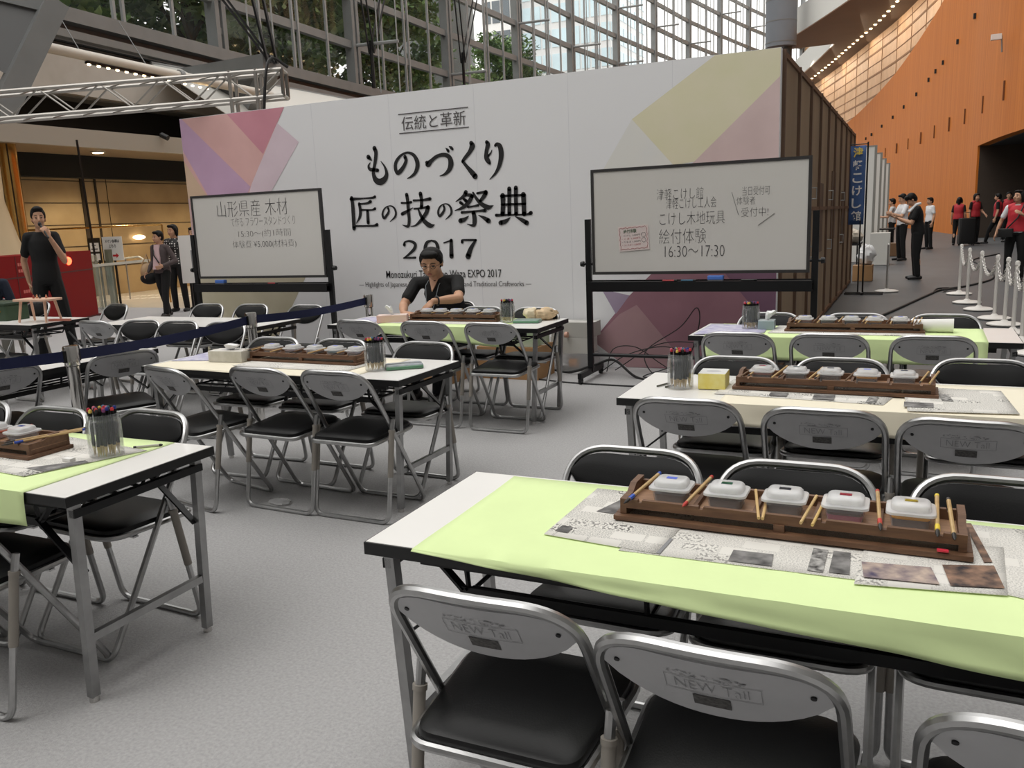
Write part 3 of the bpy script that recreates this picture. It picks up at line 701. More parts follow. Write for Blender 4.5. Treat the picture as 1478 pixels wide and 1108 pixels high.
# ================================================================== WHITEBOARDS
wbm = M('whiteboard_enamel', (212, 209, 204), 0.22, spec=0.6)
framegrey = M('whiteboard_frame', (62, 60, 60), 0.4, 0.3)
pen1 = M('marker_writing', (64, 62, 64), 0.7); pen2 = M('faint_marker_writing', (110, 106, 104), 0.7)
def whiteboard(xa, xb, lab, big):
    cx = (xa+xb)/2; Y = 7.1; t = thing('whiteboard', lab, 'whiteboard', (cx, Y, 0)); h = (xb-xa)/2
    s = MB().box(-h+0.02, -0.012, 0.965, h-0.02, 0.012, 1.83).build('board', wbm, t, smooth=False)
    mb = MB(); mb.box(-h, -0.018, 1.825, h, 0.018, 1.85); mb.box(-h, -0.018, 0.945, h, 0.018, 0.97); mb.box(-h, -0.018, 0.97, -h+0.025, 0.018, 1.825); mb.box(h-0.025, -0.018, 0.97, h, 0.018, 1.825)
    mb.build('board_frame', framegrey, t, smooth=False)
    for s_ in (-1, 1):
        x = s_*(h+0.04)
        MB().bar((x, 0.0, 0.07), (x, 0.0, 1.43), 0.034, 0.05).build('post', blackmetal, t, smooth=False)
        mb = MB(); mb.cyl((x-0.05*s_, 0, 1.04), (x+0.06*s_, 0, 1.04), 0.012); mb.cyl((x+0.045*s_, 0, 1.04), (x+0.075*s_, 0, 1.04), 0.026, 0.022); mb.build('pivot_knob', blackpl, t)
        MB().bar((x, -0.30, 0.075), (x, 0.30, 0.075), 0.035, 0.05).build('foot', blackmetal, t, smooth=False)
        for y in (-0.27, 0.27):
            mb = MB(); mb.cyl((x-0.014, y, 0.032), (x+0.014, y, 0.032), 0.031, n=16); mb.box(x-0.02, y-0.012, 0.03, x+0.02, y+0.012, 0.075); mb.build('caster', blackpl, t)
    mb = MB(); mb.box(-h-0.03, -0.07, 0.80, h+0.03, 0.03, 0.815); mb.box(-h-0.03, -0.075, 0.80, h+0.03, -0.065, 0.885); mb.box(-h-0.03, 0.02, 0.80, h+0.03, 0.03, 0.895); mb.box(-h-0.03, -0.07, 0.86, h+0.03, 0.02, 0.885)
    mb.build('tray', blackmetal, t, smooth=False)
    MB().cyl((-h-0.03, 0, 0.225), (h+0.03, 0, 0.225), 0.016).build('cross_bar', blackmetal, t)
    fr = lambda u, v: Vector((u-cx, -0.0145, v))
    return t, fr
WR, fr = whiteboard(-2.556, -0.73, 'large rolling whiteboard at the backdrop corner with kokeshi notice and pinned price sheet', True)
for body, a, b, c, d in (('津軽こけし館', -1.968, -1.577, 1.564, 1.657), ('津軽こけし工人会', -1.888, -1.469, 1.487, 1.575), ('こけし木地玩具', -1.945, -1.40, 1.355, 1.462), ('絵付体験', -1.951, -1.552, 1.20, 1.322),
    ('16:30〜17:30', -1.902, -1.40, 1.088, 1.18), ('当日受付可', -1.261, -1.044, 1.57, 1.64), ('体験者', -1.306, -1.158, 1.497, 1.562), ('受付中!', -1.266, -1.055, 1.40, 1.474)):
    text(body, a, b, c, d, 'handwriting', pen1, WR, fr, -0.018)
mb = MB(); cxr = (-2.556-0.73)/2
for a, b in (((-1.345, 1.60), (-1.29, 1.42)), ((-1.135, 1.33), (-1.005, 1.42))): mb.bar((a[0]-cxr, -0.0142, a[1]), (b[0]-cxr, -0.0142, b[1]), 0.0012, 0.006, (0, 1, 0))
mb.build('handwriting_slash', pen1, WR, smooth=False)
WL, fr2 = whiteboard(-7.246, -5.471, 'whiteboard at the left end of the backdrop with flower stand workshop notice', False)
for body, a, b, c, d, m in (('山形県産 木材', -6.873, -5.904, 1.605, 1.775, pen1), ('で作る フラワースタンドづくり', -6.696, -5.82, 1.50, 1.595, pen2), ('15:30〜(約1時間', -6.607, -5.894, 1.37, 1.463, pen2), ('体験費 ¥5,000(材料費)', -6.70, -5.832, 1.258, 1.35, pen1)):
    text(body, a, b, c, d, 'handwriting', m, WL, fr2, -0.02)
# price sheet on the right board
t = thing('price_sheet', 'small pinned paper price sheet with wavy red border on the large whiteboard', 'poster', (-2.175, 7.083, 1.255), 0)
t.rotation_euler = (0, R(-3.5), 0)
MB().box(-0.135, -0.001, -0.105, 0.135, 0.001, 0.105).build('sheet', M('pink_tinged_paper', (218, 204, 200), 0.7), t, smooth=False)
redink = M('red_marker', (168, 70, 76), 0.7); greenink = M('green_marker', (48, 84, 52), 0.7)
mb = MB(); wav = []
for k in range(60):
    a = k/60; L = 2*(0.24+0.18); d = a*L
    if d < .24: p = (-.12+d, .092)
    elif d < .42: p = (.12, .092-(d-.24))
    elif d < .66: p = (.12-(d-.42), -.088)
    else: p = (-.12, -.088+(d-.66))
    wob = 0.005*math.sin(k*2.1); wav.append((p[0]+wob, -0.0022, p[1]+wob))
mb.tube(wav, 0.0016, 4, closed=True); mb.build('border_line', redink, t)
pf = lambda u, v: Vector((u, -0.0024, v))
text('絵付体験', -0.085, 0.03, 0.045, 0.08, 'sheet_heading', greenink, t, pf, 0.01)
for k, s in enumerate(('・こけし 1,000円', '・こま 1,000円', '・だるま 1,000円', '・コースター 2,000円')): text(s, -0.105, 0.06, 0.018-0.027*k, 0.035-0.027*k, 'sheet_line', redink if k % 2 else inkgrey, t, pf)
mb = MB(); mb.tube([(0.09+0.018*math.cos(k*0.63), -0.0022, -0.02+0.02*math.sin(k*0.63)) for k in range(10)], 0.0015, 4, closed=True); mb.tube([(0.09+0.02*math.cos(k*0.63), -0.0022, 0.025+0.018*math.sin(k*0.63)) for k in range(10)], 0.0015, 4, closed=True)
mb.build('doodle', inkgrey, t)
def eraser(x, lab):
    t = thing('board_eraser', lab, 'eraser', (x, 7.075, 0.8855))
    MB().rbox(0, 0, 0.012, 0.045, 0.13, 0.055, 0.008, 0.008).build('grip', M('blue_eraser_grip', (72, 112, 190), 0.5), t)
    MB().box(-0.062, -0.025, 0, 0.062, 0.025, 0.012).build('felt', M('grey_felt', (120, 122, 130), 0.95), t, smooth=False)
eraser(-1.467, 'blue eraser on the tray of the large whiteboard by the booth corner')
eraser(-6.917, 'blue eraser on the tray of the whiteboard by the women')
def marker(x, c, lab, nm):
    t = thing('whiteboard_marker', lab, 'marker', (x, 7.06, 0.892))
    MB().cyl((-0.055, 0, 0), (0.045, 0, 0), 0.0065).build('barrel', M(nm, c, 0.4), t)
    MB().cyl((0.045, 0, 0), (0.07, 0, 0), 0.0075).build('cap', blackpl, t)
marker(-1.86, (190, 60, 66), 'red marker lying left of the blue eraser on the large whiteboard tray', 'red_barrel')
marker(-1.70, (60, 110, 140), 'teal marker lying next to the red marker on the large whiteboard tray', 'teal_barrel')
marker(-6.18, (196, 70, 70), 'red marker on the tray of the whiteboard by the women', 'red_barrel')
marker(-1.2, (60, 60, 60), 'black marker right of the blue eraser on the large whiteboard tray', 'grey_barrel')

# ================================================================== CHAIRS
def chair_proto():
    t = thing('folding_chair', 'x', 'chair')
    ty, tz = 0.46, -0.763            # tilt vector of the front frame: from (0, .775) to (.46, .012)
    def P(x, k, out=0.0): return Vector((x, 0+ty*k, 0.775+tz*k)) + Vector((0, -0.856, -0.516))*out
    loop = fillet([P(-0.197, 0.0), P(0.197, 0.0), P(0.205, 0.5), P(0.205, 1.0), P(-0.205, 1.0), P(-0.205, 0.5)], [0.118, 0.118, 0, 0.05, 0.05, 0], 9, closed=True)
    def bow(p):
        k = (0.775-p.z)/0.763
        if k < 0.25: return p + Vector((0, -0.856, -0.516))*(0.016*(1-(p.x/0.205)**2)*(1-k/0.25)) + Vector((0, 0, 0.006*(1-(p.x/0.2)**2)*(1 if k < 0.08 else 0)))
        return p
    # straight spans need points for the bow
    dense = []
    for i, p in enumerate(loop):
        q = loop[(i+1) % len(loop)]; dense.append(p)
        if (q-p).length > 0.08:
            for s in range(1, 5): dense.append(p.lerp(q, s/5))
    MB().tube([bow(p) for p in dense], 0.0115, 9, closed=True).build('front_frame', steel, t)
    MB().tube(fillet([(-0.224, 0.172, 0.515), (-0.224, 0.155, 0.45), (-0.222, 0.08, 0.0115), (0.222, 0.08, 0.0115), (0.224, 0.155, 0.45), (0.224, 0.172, 0.515)], [0, 0.1, 0.05, 0.05, 0.1, 0], 6), [0.0115], 9).build('rear_frame', steel, t)
    for s in (-1, 1):
        mb = MB(); mb.tube([(s*0.224, 0.118, 0.235), (s*0.224, 0.152, 0.435), (s*0.224, 0.157, 0.462)], 0.0145, 10); mb.tube([(s*0.224, 0.156, 0.452), (s*0.224, 0.158, 0.464)], 0.017, 10); mb.build('sleeve', sleevem, t)
    # seat
    def outline(sc_, z, n=6):
        pts = [(-0.178, 0.040), (0.178, 0.040), (0.203, 0.405), (-0.203, 0.405)]; c = Vector((0, 0.22, 0))
        o = fillet([c+(Vector((x, y, 0))-c)*sc_ for x, y in pts], [0.05, 0.05, 0.075, 0.075], n, closed=True)
        return [Vector((p.x, p.y, z+(p.y-0.04)*0.05)) for p in o]
    mb = MB(); mb.loft([outline(0.99, 0.415), outline(1.0, 0.424), outline(0.985, 0.436), outline(0.93, 0.443), outline(0.6, 0.447)]); mb.build('seat', vinyl, t)
    MB().tube(outline(1.03, 0.412), 0.0105, 8, closed=True).build('seat_rim', steel, t)
    # backrest: grey shell behind, black cushion in front
    def backgrid(off, thick, mat, name, inset, dome):
        mb = MB(); nu = 16; nv = 7; fr_, bk = [], []
        for i in range(nu+1):
            u = -1+2*i/nu; a = abs(u)
            q_ = max(0.0, (a*0.187-0.079)/0.118); top = 0.010+0.118*(1-math.sqrt(max(0, 1-min(q_, 1))))**2+inset; bot = 0.088+0.082*(1-a**2.2)**0.8-inset
            r1, r2 = [], []
            for j in range(nv+1):
                v = j/nv; k = (top+(bot-top)*v)/0.891; x = u*(0.187-inset)
                b = 0.016*(1-u*u); dd = dome*(1-u**4)*(1-(2*v-1)**4)
                r1.append(P(x, k, off+b)); r2.append(P(x, k, off+b-thick-dd))
            fr_.append(r1); bk.append(r2)
        F = [mb.ring(r) for r in fr_]; B = [mb.ring(r) for r in bk]
        for i in range(nu):
            for j in range(nv):
                mb.face([F[i][j], F[i+1][j], F[i+1][j+1], F[i][j+1]]); mb.face([B[i][j], B[i][j+1], B[i+1][j+1], B[i+1][j]])
            mb.face([F[i][0], B[i][0], B[i+1][0], F[i+1][0]]); mb.face([F[i][nv], F[i+1][nv], B[i+1][nv], B[i][nv]])
        for e in (0, nu):
            for j in range(nv): mb.face([F[e][j], F[e][j+1], B[e][j+1], B[e][j]])
        return mb.build(name, mat, t)
    backgrid(0.006, 0.006, greypl, 'back_shell', 0.0, 0.0)
    backgrid(0.0, 0.010, cushion, 'back_cushion', 0.003, 0.010)
    fr3 = lambda u, v: P(u, v/0.891, 0.0074+0.016*(1-(u/0.187)**2))
    mb = MB()
    for x in (-0.158, 0.158): mb.cyl(P(x, 0.066/0.891, 0.0072+0.003), P(x, 0.066/0.891, 0.0105+0.003), 0.005, n=10)
    mb.build('screw', blackmetal, t)
    text('NEW Tall', -0.058, 0.062, 0.094, 0.068, 'embossed_lettering', greyprint, t, fr3, -0.02)
    mb = MB()
    for (x0, v0, x1, v1) in ((-0.075, 0.060, 0.082, 0.0612), (-0.075, 0.102, 0.082, 0.1032), (-0.075, 0.060, -0.0738, 0.103), (0.0808, 0.060, 0.082, 0.103)):
        n = 8; a = [fr3(x0+(x1-x0)*i/n, v0) for i in range(n+1)]; b = [fr3(x0+(x1-x0)*i/n, v1) for i in range(n+1)]
        for i in range(n): mb.poly([a[i], a[i+1], b[i+1], b[i]])
    rn = random.Random(5)
    for k in range(26):
        x = rn.uniform(-0.07, 0.055); v = rn.uniform(0.042, 0.054); dx = rn.uniform(.003, .012); mb.poly([fr3(x, v), fr3(x+dx, v+rn.uniform(-.002, .002)), fr3(x+dx*.8, v+.003), fr3(x+.001, v+.002)])
    mb.build('worn_print', greyprint, t, smooth=False)
    mb = MB(); n = 6
    a = [fr3(-0.032+0.062*i/n, 0.108) for i in range(n+1)]; b = [fr3(-0.032+0.062*i/n, 0.138) for i in range(n+1)]
    for i in range(n): mb.poly([a[i], a[i+1], b[i+1], b[i]])
    mb.build('label_sticker', sticker, t, smooth=False)
    MB().bar((-0.195, 0.30, 0.405), (0.195, 0.30, 0.405), 0.02, 0.006).build('stretcher', steel, t, smooth=False)
    return t
CH = chair_proto(); CH_used = [False]
def chair(x, y, face, lab, group, jit=0.0):
    # face +1: looks towards the backdrop, -1: looks at the camera; or an angle
    rz = {1: 0.0, -1: PI}.get(face, face) + R(jit)
    if not CH_used[0]:
        CH_used[0] = True; CH.location = (x, y, 0); CH.rotation_euler = (0, 0, rz); CH['label'] = lab; CH['group'] = group; return CH
    return dup(CH, (x, y, 0), rz, lab, group)
G1 = 'folding chairs at the front right table'
chair(-0.70, 1.255, 1, 'nearest folding chair with grey back at the front right table, at its bare white end', G1, 1)
chair(-0.262, 1.215, 1, 'grey-backed folding chair in the middle of the near side of front right table', G1, -1)
chair(0.243, 1.165, 1, 'folding chair cut off by the bottom right corner of the picture', G1, -2)
chair(-0.70, 2.275, -1, 'black-cushioned folding chair behind the front right table, behind the blue-taped tub', G1)
chair(-0.250, 2.26, -1, 'black-cushioned folding chair behind the front right table, behind the black-taped tub', G1, 1)
chair(0.225, 2.27, -1, 'black-cushioned folding chair behind the front right table, cut by the right edge', G1)
G2 = 'folding chairs at the front left table'
chair(-2.615, 2.26, -1, 'black-cushioned folding chair behind the front left table, right of its pencil jar', G2, -2)
chair(-3.08, 2.19, -1, 'black-cushioned folding chair behind the front left table, left of its pencil jar', G2, 1)
chair(-3.56, 2.20, -1, 'folding chair behind the front left table, cut by the left edge, silver rim showing', G2)
chair(-2.64, 1.34, 1, 'folding chair on the near side of front left table, only seat and tubes in view', G2, 1)
chair(-3.16, 1.32, 1, 'folding chair on near side of front left table, mostly beyond the left edge', G2)
G3 = 'folding chairs at the middle left table with the tissue box'
chair(-3.47, 3.07, 1, 'grey-backed folding chair at the near left corner of the middle left table', G3, -12)
chair(-2.94, 3.17, 1, 'grey-backed folding chair centred on the near side of the middle left table', G3, -2)
chair(-2.485, 3.18, 1, 'grey-backed folding chair by the pencil jar on the near side of middle left table', G3)
chair(-3.62, 4.12, -1, 'black-backed folding chair behind the middle left table, behind the white tissue box', G3, 2)
chair(-3.105, 4.12, -1, 'black-backed folding chair behind the middle left table, behind the wooden rack', G3)
chair(-2.50, 4.10, -1, 'black-backed folding chair behind the middle left table, behind the green bag', G3, -2)
G4 = 'folding chairs at the table of the seated man'
chair(-3.66, 5.03, 1, 'grey-backed folding chair in front of the pink tissue box', G4, -3)
chair(-3.085, 5.02, 1, 'grey-backed folding chair across the table from the seated man', G4)
chair(-2.556, 5.00, 1, 'grey-backed folding chair at the right end of the seated man\'s table, fully visible', G4)
chair(-3.545, 6.36, -1, 'folding chair under the seated man, its rim showing beside him', G4)
chair(-3.08, 5.95, -1, 'black-backed folding chair right beside the seated man', G4)
chair(-2.60, 5.92, -1, 'black-backed folding chair behind the crumpled bags, right of the pencil jar', G4)
G5 = 'folding chairs at the table with the yellow tissue box'
chair(-0.735, 2.99, 1, 'grey-backed folding chair in front of the yellow tissue box, its back unlettered by stickers', G5)
chair(-0.25, 2.945, 1, 'grey-backed folding chair at the middle of the near side of the yellow box table', G5)
chair(0.185, 2.90, 1, 'grey-backed folding chair at the right edge on the near side of the yellow box table', G5, -3)
chair(-0.715, 3.93, -1, 'black-backed folding chair behind the yellow tissue box', G5)
chair(-0.262, 3.98, -1, 'black-backed folding chair behind the rack on the yellow box table', G5)
chair(0.30, 4.06, -1, 'black-backed folding chair behind the yellow box table, cut by the right edge', G5)
G6 = 'folding chairs at the far right table'
chair(-0.872, 4.765, 1, 'grey-backed folding chair at the left of the near side of the far right table', G6)
chair(-0.385, 4.78, 1, 'grey-backed folding chair in the middle of the near side of the far right table', G6)
chair(0.123, 4.775, 1, 'grey-backed folding chair at the right of the near side of the far right table', G6)
chair(-0.83, 5.72, -1, 'black-backed folding chair behind the far right table, behind the white tissue', G6)
chair(-0.30, 5.72, -1, 'black-backed folding chair in the middle behind the far right table', G6)
chair(0.20, 5.72, -1, 'black-backed folding chair behind the far right table, beside the white chain posts', G6)
G7 = 'folding chairs in the roped off area on the left'
chair(-4.20, 3.46, R(66), 'folding chair with grey back turned sideways behind the nearest belt post', G7)
chair(-4.42, 2.87, R(78), 'folding chair with grey back half hidden by the blue belt at the left edge', G7)
chair(-5.57, 4.80, -1, 'black-backed chair behind the blue belt, leftmost of three facing the camera', G7, 6)
chair(-5.16, 4.80, -1, 'black-backed chair behind the blue belt, middle of three facing the camera', G7, 4)
chair(-4.66, 4.78, -1, 'black-backed chair right behind the second belt post', G7, 3)
chair(-6.05, 4.72, 1, 'folding chair with grey back at the left end of the long table by the women', G7)
chair(-5.52, 6.02, -1, 'black-backed chair under the left whiteboard, behind the middle of the long table', G7)
chair(-4.86, 5.98, -1, 'black-backed chair at the right end behind the long table under the whiteboard', G7)
chair(-6.06, 6.02, -1, 'black-backed chair behind the long table nearest the woman with the bag', G7)
chair(-7.22, 5.95, -1, 'black-backed chair in front of the red cabinet corner, behind the stool table', G7, -8)
chair(-8.62, 6.10, -1, 'black-backed chair in front of the red cabinet, behind the pink stool', G7)
chair(-7.25, 4.44, 1, 'grey-backed chair at the left edge in front of the stool table', G7)

# ================================================================== TABLES
def table_proto(top=white_lam):
    t = thing('folding_table', 'x', 'table'); L, W_ = 1.8, 0.6
    MB().box(0, 0, 0.668, L, W_, 0.6985).build('edge_trim', blackpl, t, smooth=False)
    MB().box(0.004, 0.004, 0.69, L-0.004, W_-0.004, 0.70).build('table_top', top, t, smooth=False)
    mb = MB()
    for y in (0.07, W_-0.07): mb.box(0.12, y-0.012, 0.635, L-0.12, y+0.012, 0.668)
    for x in (0.035, L-0.035): mb.box(x-0.012, 0.04, 0.62, x+0.012, W_-0.04, 0.645)
    mb.build('under_frame', blackmetal, t, smooth=False)
    for x, dx in ((0.04, 0.035), (L-0.04, -0.035)):
        for y in (0.055, W_-0.055):
            mb = MB(); mb.bar((x, y, 0.666), (x+dx, y, 0.018), 0.026, 0.030, (0, 1, 0)); o = mb.build('leg', steel_dark, t, smooth=False)
            MB().cyl((x+dx, y, 0), (x+dx+0.001, y, 0.02), 0.016, 0.014).build('foot_glide', chrome, o)
            sg = 1 if dx > 0 else -1
            mb = MB(); mb.bar((x+dx*0.42, y+(0.018 if y < .3 else -0.018), 0.43), (x+sg*0.20, y+(0.018 if y < .3 else -0.018), 0.585), 0.007, 0.024, (0,1,0)); mb.bar((x+sg*0.19, y+(0.022 if y < .3 else -0.022), 0.575), (x+sg*0.10, y+(0.022 if y < .3 else -0.022), 0.665), 0.007, 0.024, (0,1,0)); mb.build('folding_brace', blackmetal, t, smooth=False)
        MB().bar((x+dx*0.69, 0.055, 0.215), (x+dx*0.69, W_-0.055, 0.215), 0.022, 0.026).build('stretcher', steel_dark, t, smooth=False)
    mb = MB()
    for y in (0.10, 0.19, 0.28, 0.37, 0.46): mb.tube([(0.24, y, 0.575), (L-0.24, y, 0.575)], 0.006, 6)
    for x in (0.24, 0.68, 1.12, L-0.24): mb.tube([(x, 0.07, 0.645), (x, 0.08, 0.57), (x, 0.48, 0.57), (x, 0.53, 0.645)], 0.007, 6)
    mb.bar((0.22, 0.075, 0.575), (L-0.22, 0.075, 0.575), 0.012, 0.026)
    mb.build('wire_shelf', blackmetal, t, smooth=False)
    return t
TB = table_proto(); TBu = [0]
GT = 'white folding tables with black edges'
def table(x, y, rz, lab):
    if not TBu[0]:
        TBu[0] = 1; TB.location = (x, y, 0); TB.rotation_euler = (0, 0, R(rz)); TB['label'] = lab; TB['group'] = GT; return TB
    return dup(TB, (x, y, 0), R(rz), lab, GT)
table(-1.166, 1.568, 0.69, 'front right folding table under lime cloth with five taped tubs')
table(-4.012, 1.526, 0.88, 'front left folding table, its white end and steel legs in full view')
table(-4.04, 3.432, -1.2, 'middle left folding table with white tissue box, beside the belt posts')
table(-4.134, 5.308, 0.29, 'folding table in front of the seated man')
table(-1.093, 3.288, 0.39, 'folding table with cream cover and yellow tissue box')
table(-1.238, 5.148, -0.65, 'far right folding table with lime cloths, below the large whiteboard').children
table(-8.89, 4.90, 0, 'folding table carrying the small pink stool in front of the red cabinet')
table(-6.47, 5.05, 0, 'long white folding table under the left whiteboard')
table(-4.55, 2.22, 90, 'folding table turned lengthwise behind the nearest belt post')

# ================================================================== THINGS ON THE TABLES
ZT = 0.7002
def cloth(lab, ox, oy, rz, x0, x1, y1, drop, mat, group='table covers', seed=0, cat='tablecloth'):
    # sheet over the table top, its near edge hanging by drop(u)
    nx = 46; mb = MB(); rows = []
    for i in range(nx+1):
        u = i/nx; x = x0+(x1-x0)*u; d = drop(u); col = []
        wob = 0.0025*noise.noise(Vector((x*5, seed, 0)))
        for k in range(9):
            y = y1-(y1+0.003)*k/8
            h = 0.0008+0.0010*abs(noise.noise(Vector((x*4+seed, y*5, 1.3))))
            if abs((x*1.0-0.32*round(x/0.32))) < 0.012 : h += 0.0008
            col.append(Vector((x+0.004*noise.noise(Vector((y*6, seed, 2))) if i in (0, nx) else x, y, h)))
        for k in range(1, 7):
            a = k/6; fl = 0.010*a*noise.noise(Vector((x*7, a*1.5, seed+4)))+0.006*a
            col.append(Vector((x, -0.004-abs(fl), 0.001-d*a)))
        rows.append(col)
    mb.loft(rows, closed_u=False, cap=False)
    o = mb.build('tablecloth', mat, None, ang=60); o.location = (ox, oy, ZT); o.rotation_euler = (0, 0, R(rz))
    m = o.modifiers.new('thickness', 'SOLIDIFY'); m.thickness = 0.0008; m.offset = 1
    return tag(o, lab, cat, group)
cloth('lime green cloth on the front right table, hanging over its near edge', -1.166, 1.568, 0.69, 0.139, 1.80, 0.583, lambda u: 0.004+0.10*u, greencl, seed=1)
cloth('lime green cloth on the front left table under the rack and the pencil jar', -4.012, 1.526, 0.88, 0.05, 1.625, 0.59, lambda u: 0.105, greencl, seed=2)
cloth('lime green cloth on the seated man\'s table, sagging behind the grey chair backs', -4.134, 5.308, 0.29, 0.42, 1.50, 0.56, lambda u: 0.05+0.09*u, greencl, seed=3)
cloth('lime green cloth on the far right table, hanging behind three grey chair backs', -1.238, 5.148, -0.65, 0.10, 1.635, 0.585, lambda u: 0.135, greencl, seed=4)
cloth('cream paper cover on the table with the yellow tissue box', -1.093, 3.288, 0.39, 0.42, 1.56, 0.57, lambda u: 0.085+0.02*u, creamcl, seed=5)
cloth('cream paper cover lying on the middle left table', -4.04, 3.432, -1.2, 0.04, 1.50, 0.57, lambda u: 0.006, creamcl, seed=6)
def sheet(lab, pts, mat, z, name='newspaper', cat='newspaper', group=None, th=0.0012, curl=0.0):
    c = Vector((sum(p[0] for p in pts)/len(pts), sum(p[1] for p in pts)/len(pts), z)); mb = MB()
    a, b, c2, d = [Vector((p[0], p[1], 0)) for p in pts[:4]]
    n = 10; rows = []
    for i in range(n+1):
        u = i/n; r = []
        for j in range(7):
            v = j/6; p = (a*(1-u)+b*u)*(1-v)+(d*(1-u)+c2*u)*v; p -= Vector((c.x, c.y, 0))
            p.z = 0.001*abs(noise.noise(Vector((p.x*9, p.y*9, z*99))))+curl*max(0, u-.75)**2*16
            r.append(p)
        rows.append(r)
    mb.loft(rows, closed_u=False, cap=False)
    o = mb.build(name, mat, None, ang=60); o.location = c
    m = o.modifiers.new('thickness', 'SOLIDIFY'); m.thickness = th; m.offset = 1
    return tag(o, lab, cat, group)
def printpatch(parent, pts, z, mat, name='photograph'):
    o = Vector(parent.location)
    return MB().poly([Vector((p[0]-o.x, p[1]-o.y, z-o.z)) for p in pts]).build(name, mat, parent, smooth=False)
na, nb, nc = news_mat('newsprint', 1), news_mat('newsprint_dense', 4), news_mat('newsprint_light', 9, 0.6)
halft = M('halftone_grey', (150, 148, 146), 0.9, c2=(70, 68, 68), scale=22)
colph = M('colour_news_photo', (168, 132, 108), 0.8, c2=(44, 40, 44), scale=26)
colph2 = M('colour_news_photo_pale', (196, 176, 160), 0.8, c2=(70, 62, 90), scale=24)
blk = M('headline_block', (50, 48, 48), 0.9, c2=(190, 188, 184), scale=60, stretch=(1, 1, 1))
G = 'newspapers on the front right table'
s1 = sheet('newspaper under the left end of the nearest rack, folded corner towards the white table end', [(-0.767,1.744),(-0.486,1.718),(-0.45,2.105),(-0.761,2.112)], na, ZT+0.0045, group=G)
printpatch(s1, [(-0.70,1.93),(-0.63,1.925),(-0.61,2.02),(-0.67,2.03)], ZT+0.0075, halft); printpatch(s1, [(-0.75,1.77),(-0.715,1.765),(-0.715,1.805),(-0.745,1.81)], ZT+0.0075, halft)
s2 = sheet('newspaper in front of the middle of the nearest rack with grey photo', [(-0.57,1.712),(0.0,1.728),(0.02,2.11),(-0.55,2.11)], nc, ZT+0.0040, group=G)
printpatch(s2, [(-0.485,1.720),(-0.476,1.718),(-0.470,1.815),(-0.479,1.816)], ZT+0.0062, greyprint, 'ruled_bar'); printpatch(s2, [(-0.329,1.730),(-0.238,1.732),(-0.243,1.798),(-0.329,1.795)], ZT+0.0062, halft); printpatch(s2, [(-0.167,1.735),(-0.136,1.735),(-0.136,1.862),(-0.167,1.864)], ZT+0.0062, blk, 'advert_block'); printpatch(s2, [(-0.125,1.74),(-0.085,1.742),(-0.09,1.862),(-0.125,1.862)], ZT+0.0062, halft, 'advert_block')
s3 = sheet('newspaper with colour photos before the right end of the nearest rack', [(-0.074,1.699),(0.196,1.742),(0.21,2.00),(-0.06,1.98)], nc, ZT+0.0062, group=G)
printpatch(s3, [(-0.058,1.732),(0.080,1.745),(0.066,1.828),(-0.066,1.812)], ZT+0.0094, colph2); printpatch(s3, [(0.099,1.747),(0.193,1.768),(0.183,1.880),(0.087,1.850)], ZT+0.0094, colph)
s4 = sheet('newspaper at the right picture edge sticking out from behind the nearest rack', [(0.02,1.80),(0.30,1.72),(0.26,2.13),(0.02,2.14)], nc, ZT+0.0045, group=G, curl=0.002)
printpatch(s4, [(0.142,2.128),(0.155,2.130),(0.182,1.90),(0.166,1.893)], ZT+0.0085, colph)
G = 'newspapers on the table with the yellow tissue box'
s5 = sheet('newspaper under the rack on the table with the yellow tissue box', [(-0.72,3.45),(-0.07,3.395),(0.0,3.75),(-0.70,3.78)], na, ZT+0.004, group=G)
printpatch(s5, [(-0.50,3.45),(-0.43,3.445),(-0.43,3.52),(-0.50,3.52)], ZT+0.0075, halft); printpatch(s5, [(-0.33,3.43),(-0.25,3.425),(-0.25,3.52),(-0.33,3.52)], ZT+0.0075, halft); printpatch(s5, [(-0.135,3.41),(-0.10,3.41),(-0.09,3.52),(-0.125,3.52)], ZT+0.0075, blk, 'advert_block')
s6 = sheet('newspaper right of the rack on the table with the yellow tissue box', [(0.013,3.30),(0.37,3.345),(0.345,3.755),(-0.01,3.76)], nb, ZT+0.0065, group=G)
printpatch(s6, [(-0.0,3.36),(0.10,3.37),(0.10,3.45),(0.0,3.45)], ZT+0.010, halft); printpatch(s6, [(0.13,3.50),(0.17,3.50),(0.155,3.62),(0.12,3.62)], ZT+0.010, blk, 'advert_block')
sheet('newspaper under the rack on the far right table', [(-0.78,5.30),(0.09,5.28),(0.10,5.66),(-0.76,5.66)], na, ZT+0.004, group='other newspapers')
s7 = sheet('newspaper under the rack and pencil jar on the front left table', [(-3.2,1.70),(-2.54,1.655),(-2.40,2.02),(-3.1,2.10)], na, ZT+0.004, group='other newspapers')
printpatch(s7, [(-2.62,1.72),(-2.52,1.71),(-2.47,1.84),(-2.50,1.85)], ZT+0.0075, halft)
sheet('newspaper under the rack in front of the seated man', [(-3.72,5.46),(-2.75,5.46),(-2.75,5.82),(-3.70,5.82)], nc, ZT+0.004, group='other newspapers')
sheet('newspaper under the rack on the middle left table', [(-3.45,3.55),(-2.66,3.52),(-2.66,3.92),(-3.45,3.92)], nc, ZT+0.004, group='other newspapers')
lilac = M('lilac_printed_sheet', (208, 206, 216), 0.8, c2=(160, 156, 190), scale=16)
sheet('lilac printed sheet at the left end of the middle left table', [(-3.98,3.60),(-3.74,3.66),(-3.84,3.97),(-4.02,3.95)], lilac, ZT+0.004, 'printed_sheet', 'paper sheet')
sheet('lilac printed sheet at the left end of the far right table', [(-1.21,5.17),(-0.80,5.30),(-0.82,5.68),(-1.20,5.68)], lilac, ZT+0.004, 'printed_sheet', 'paper sheet')
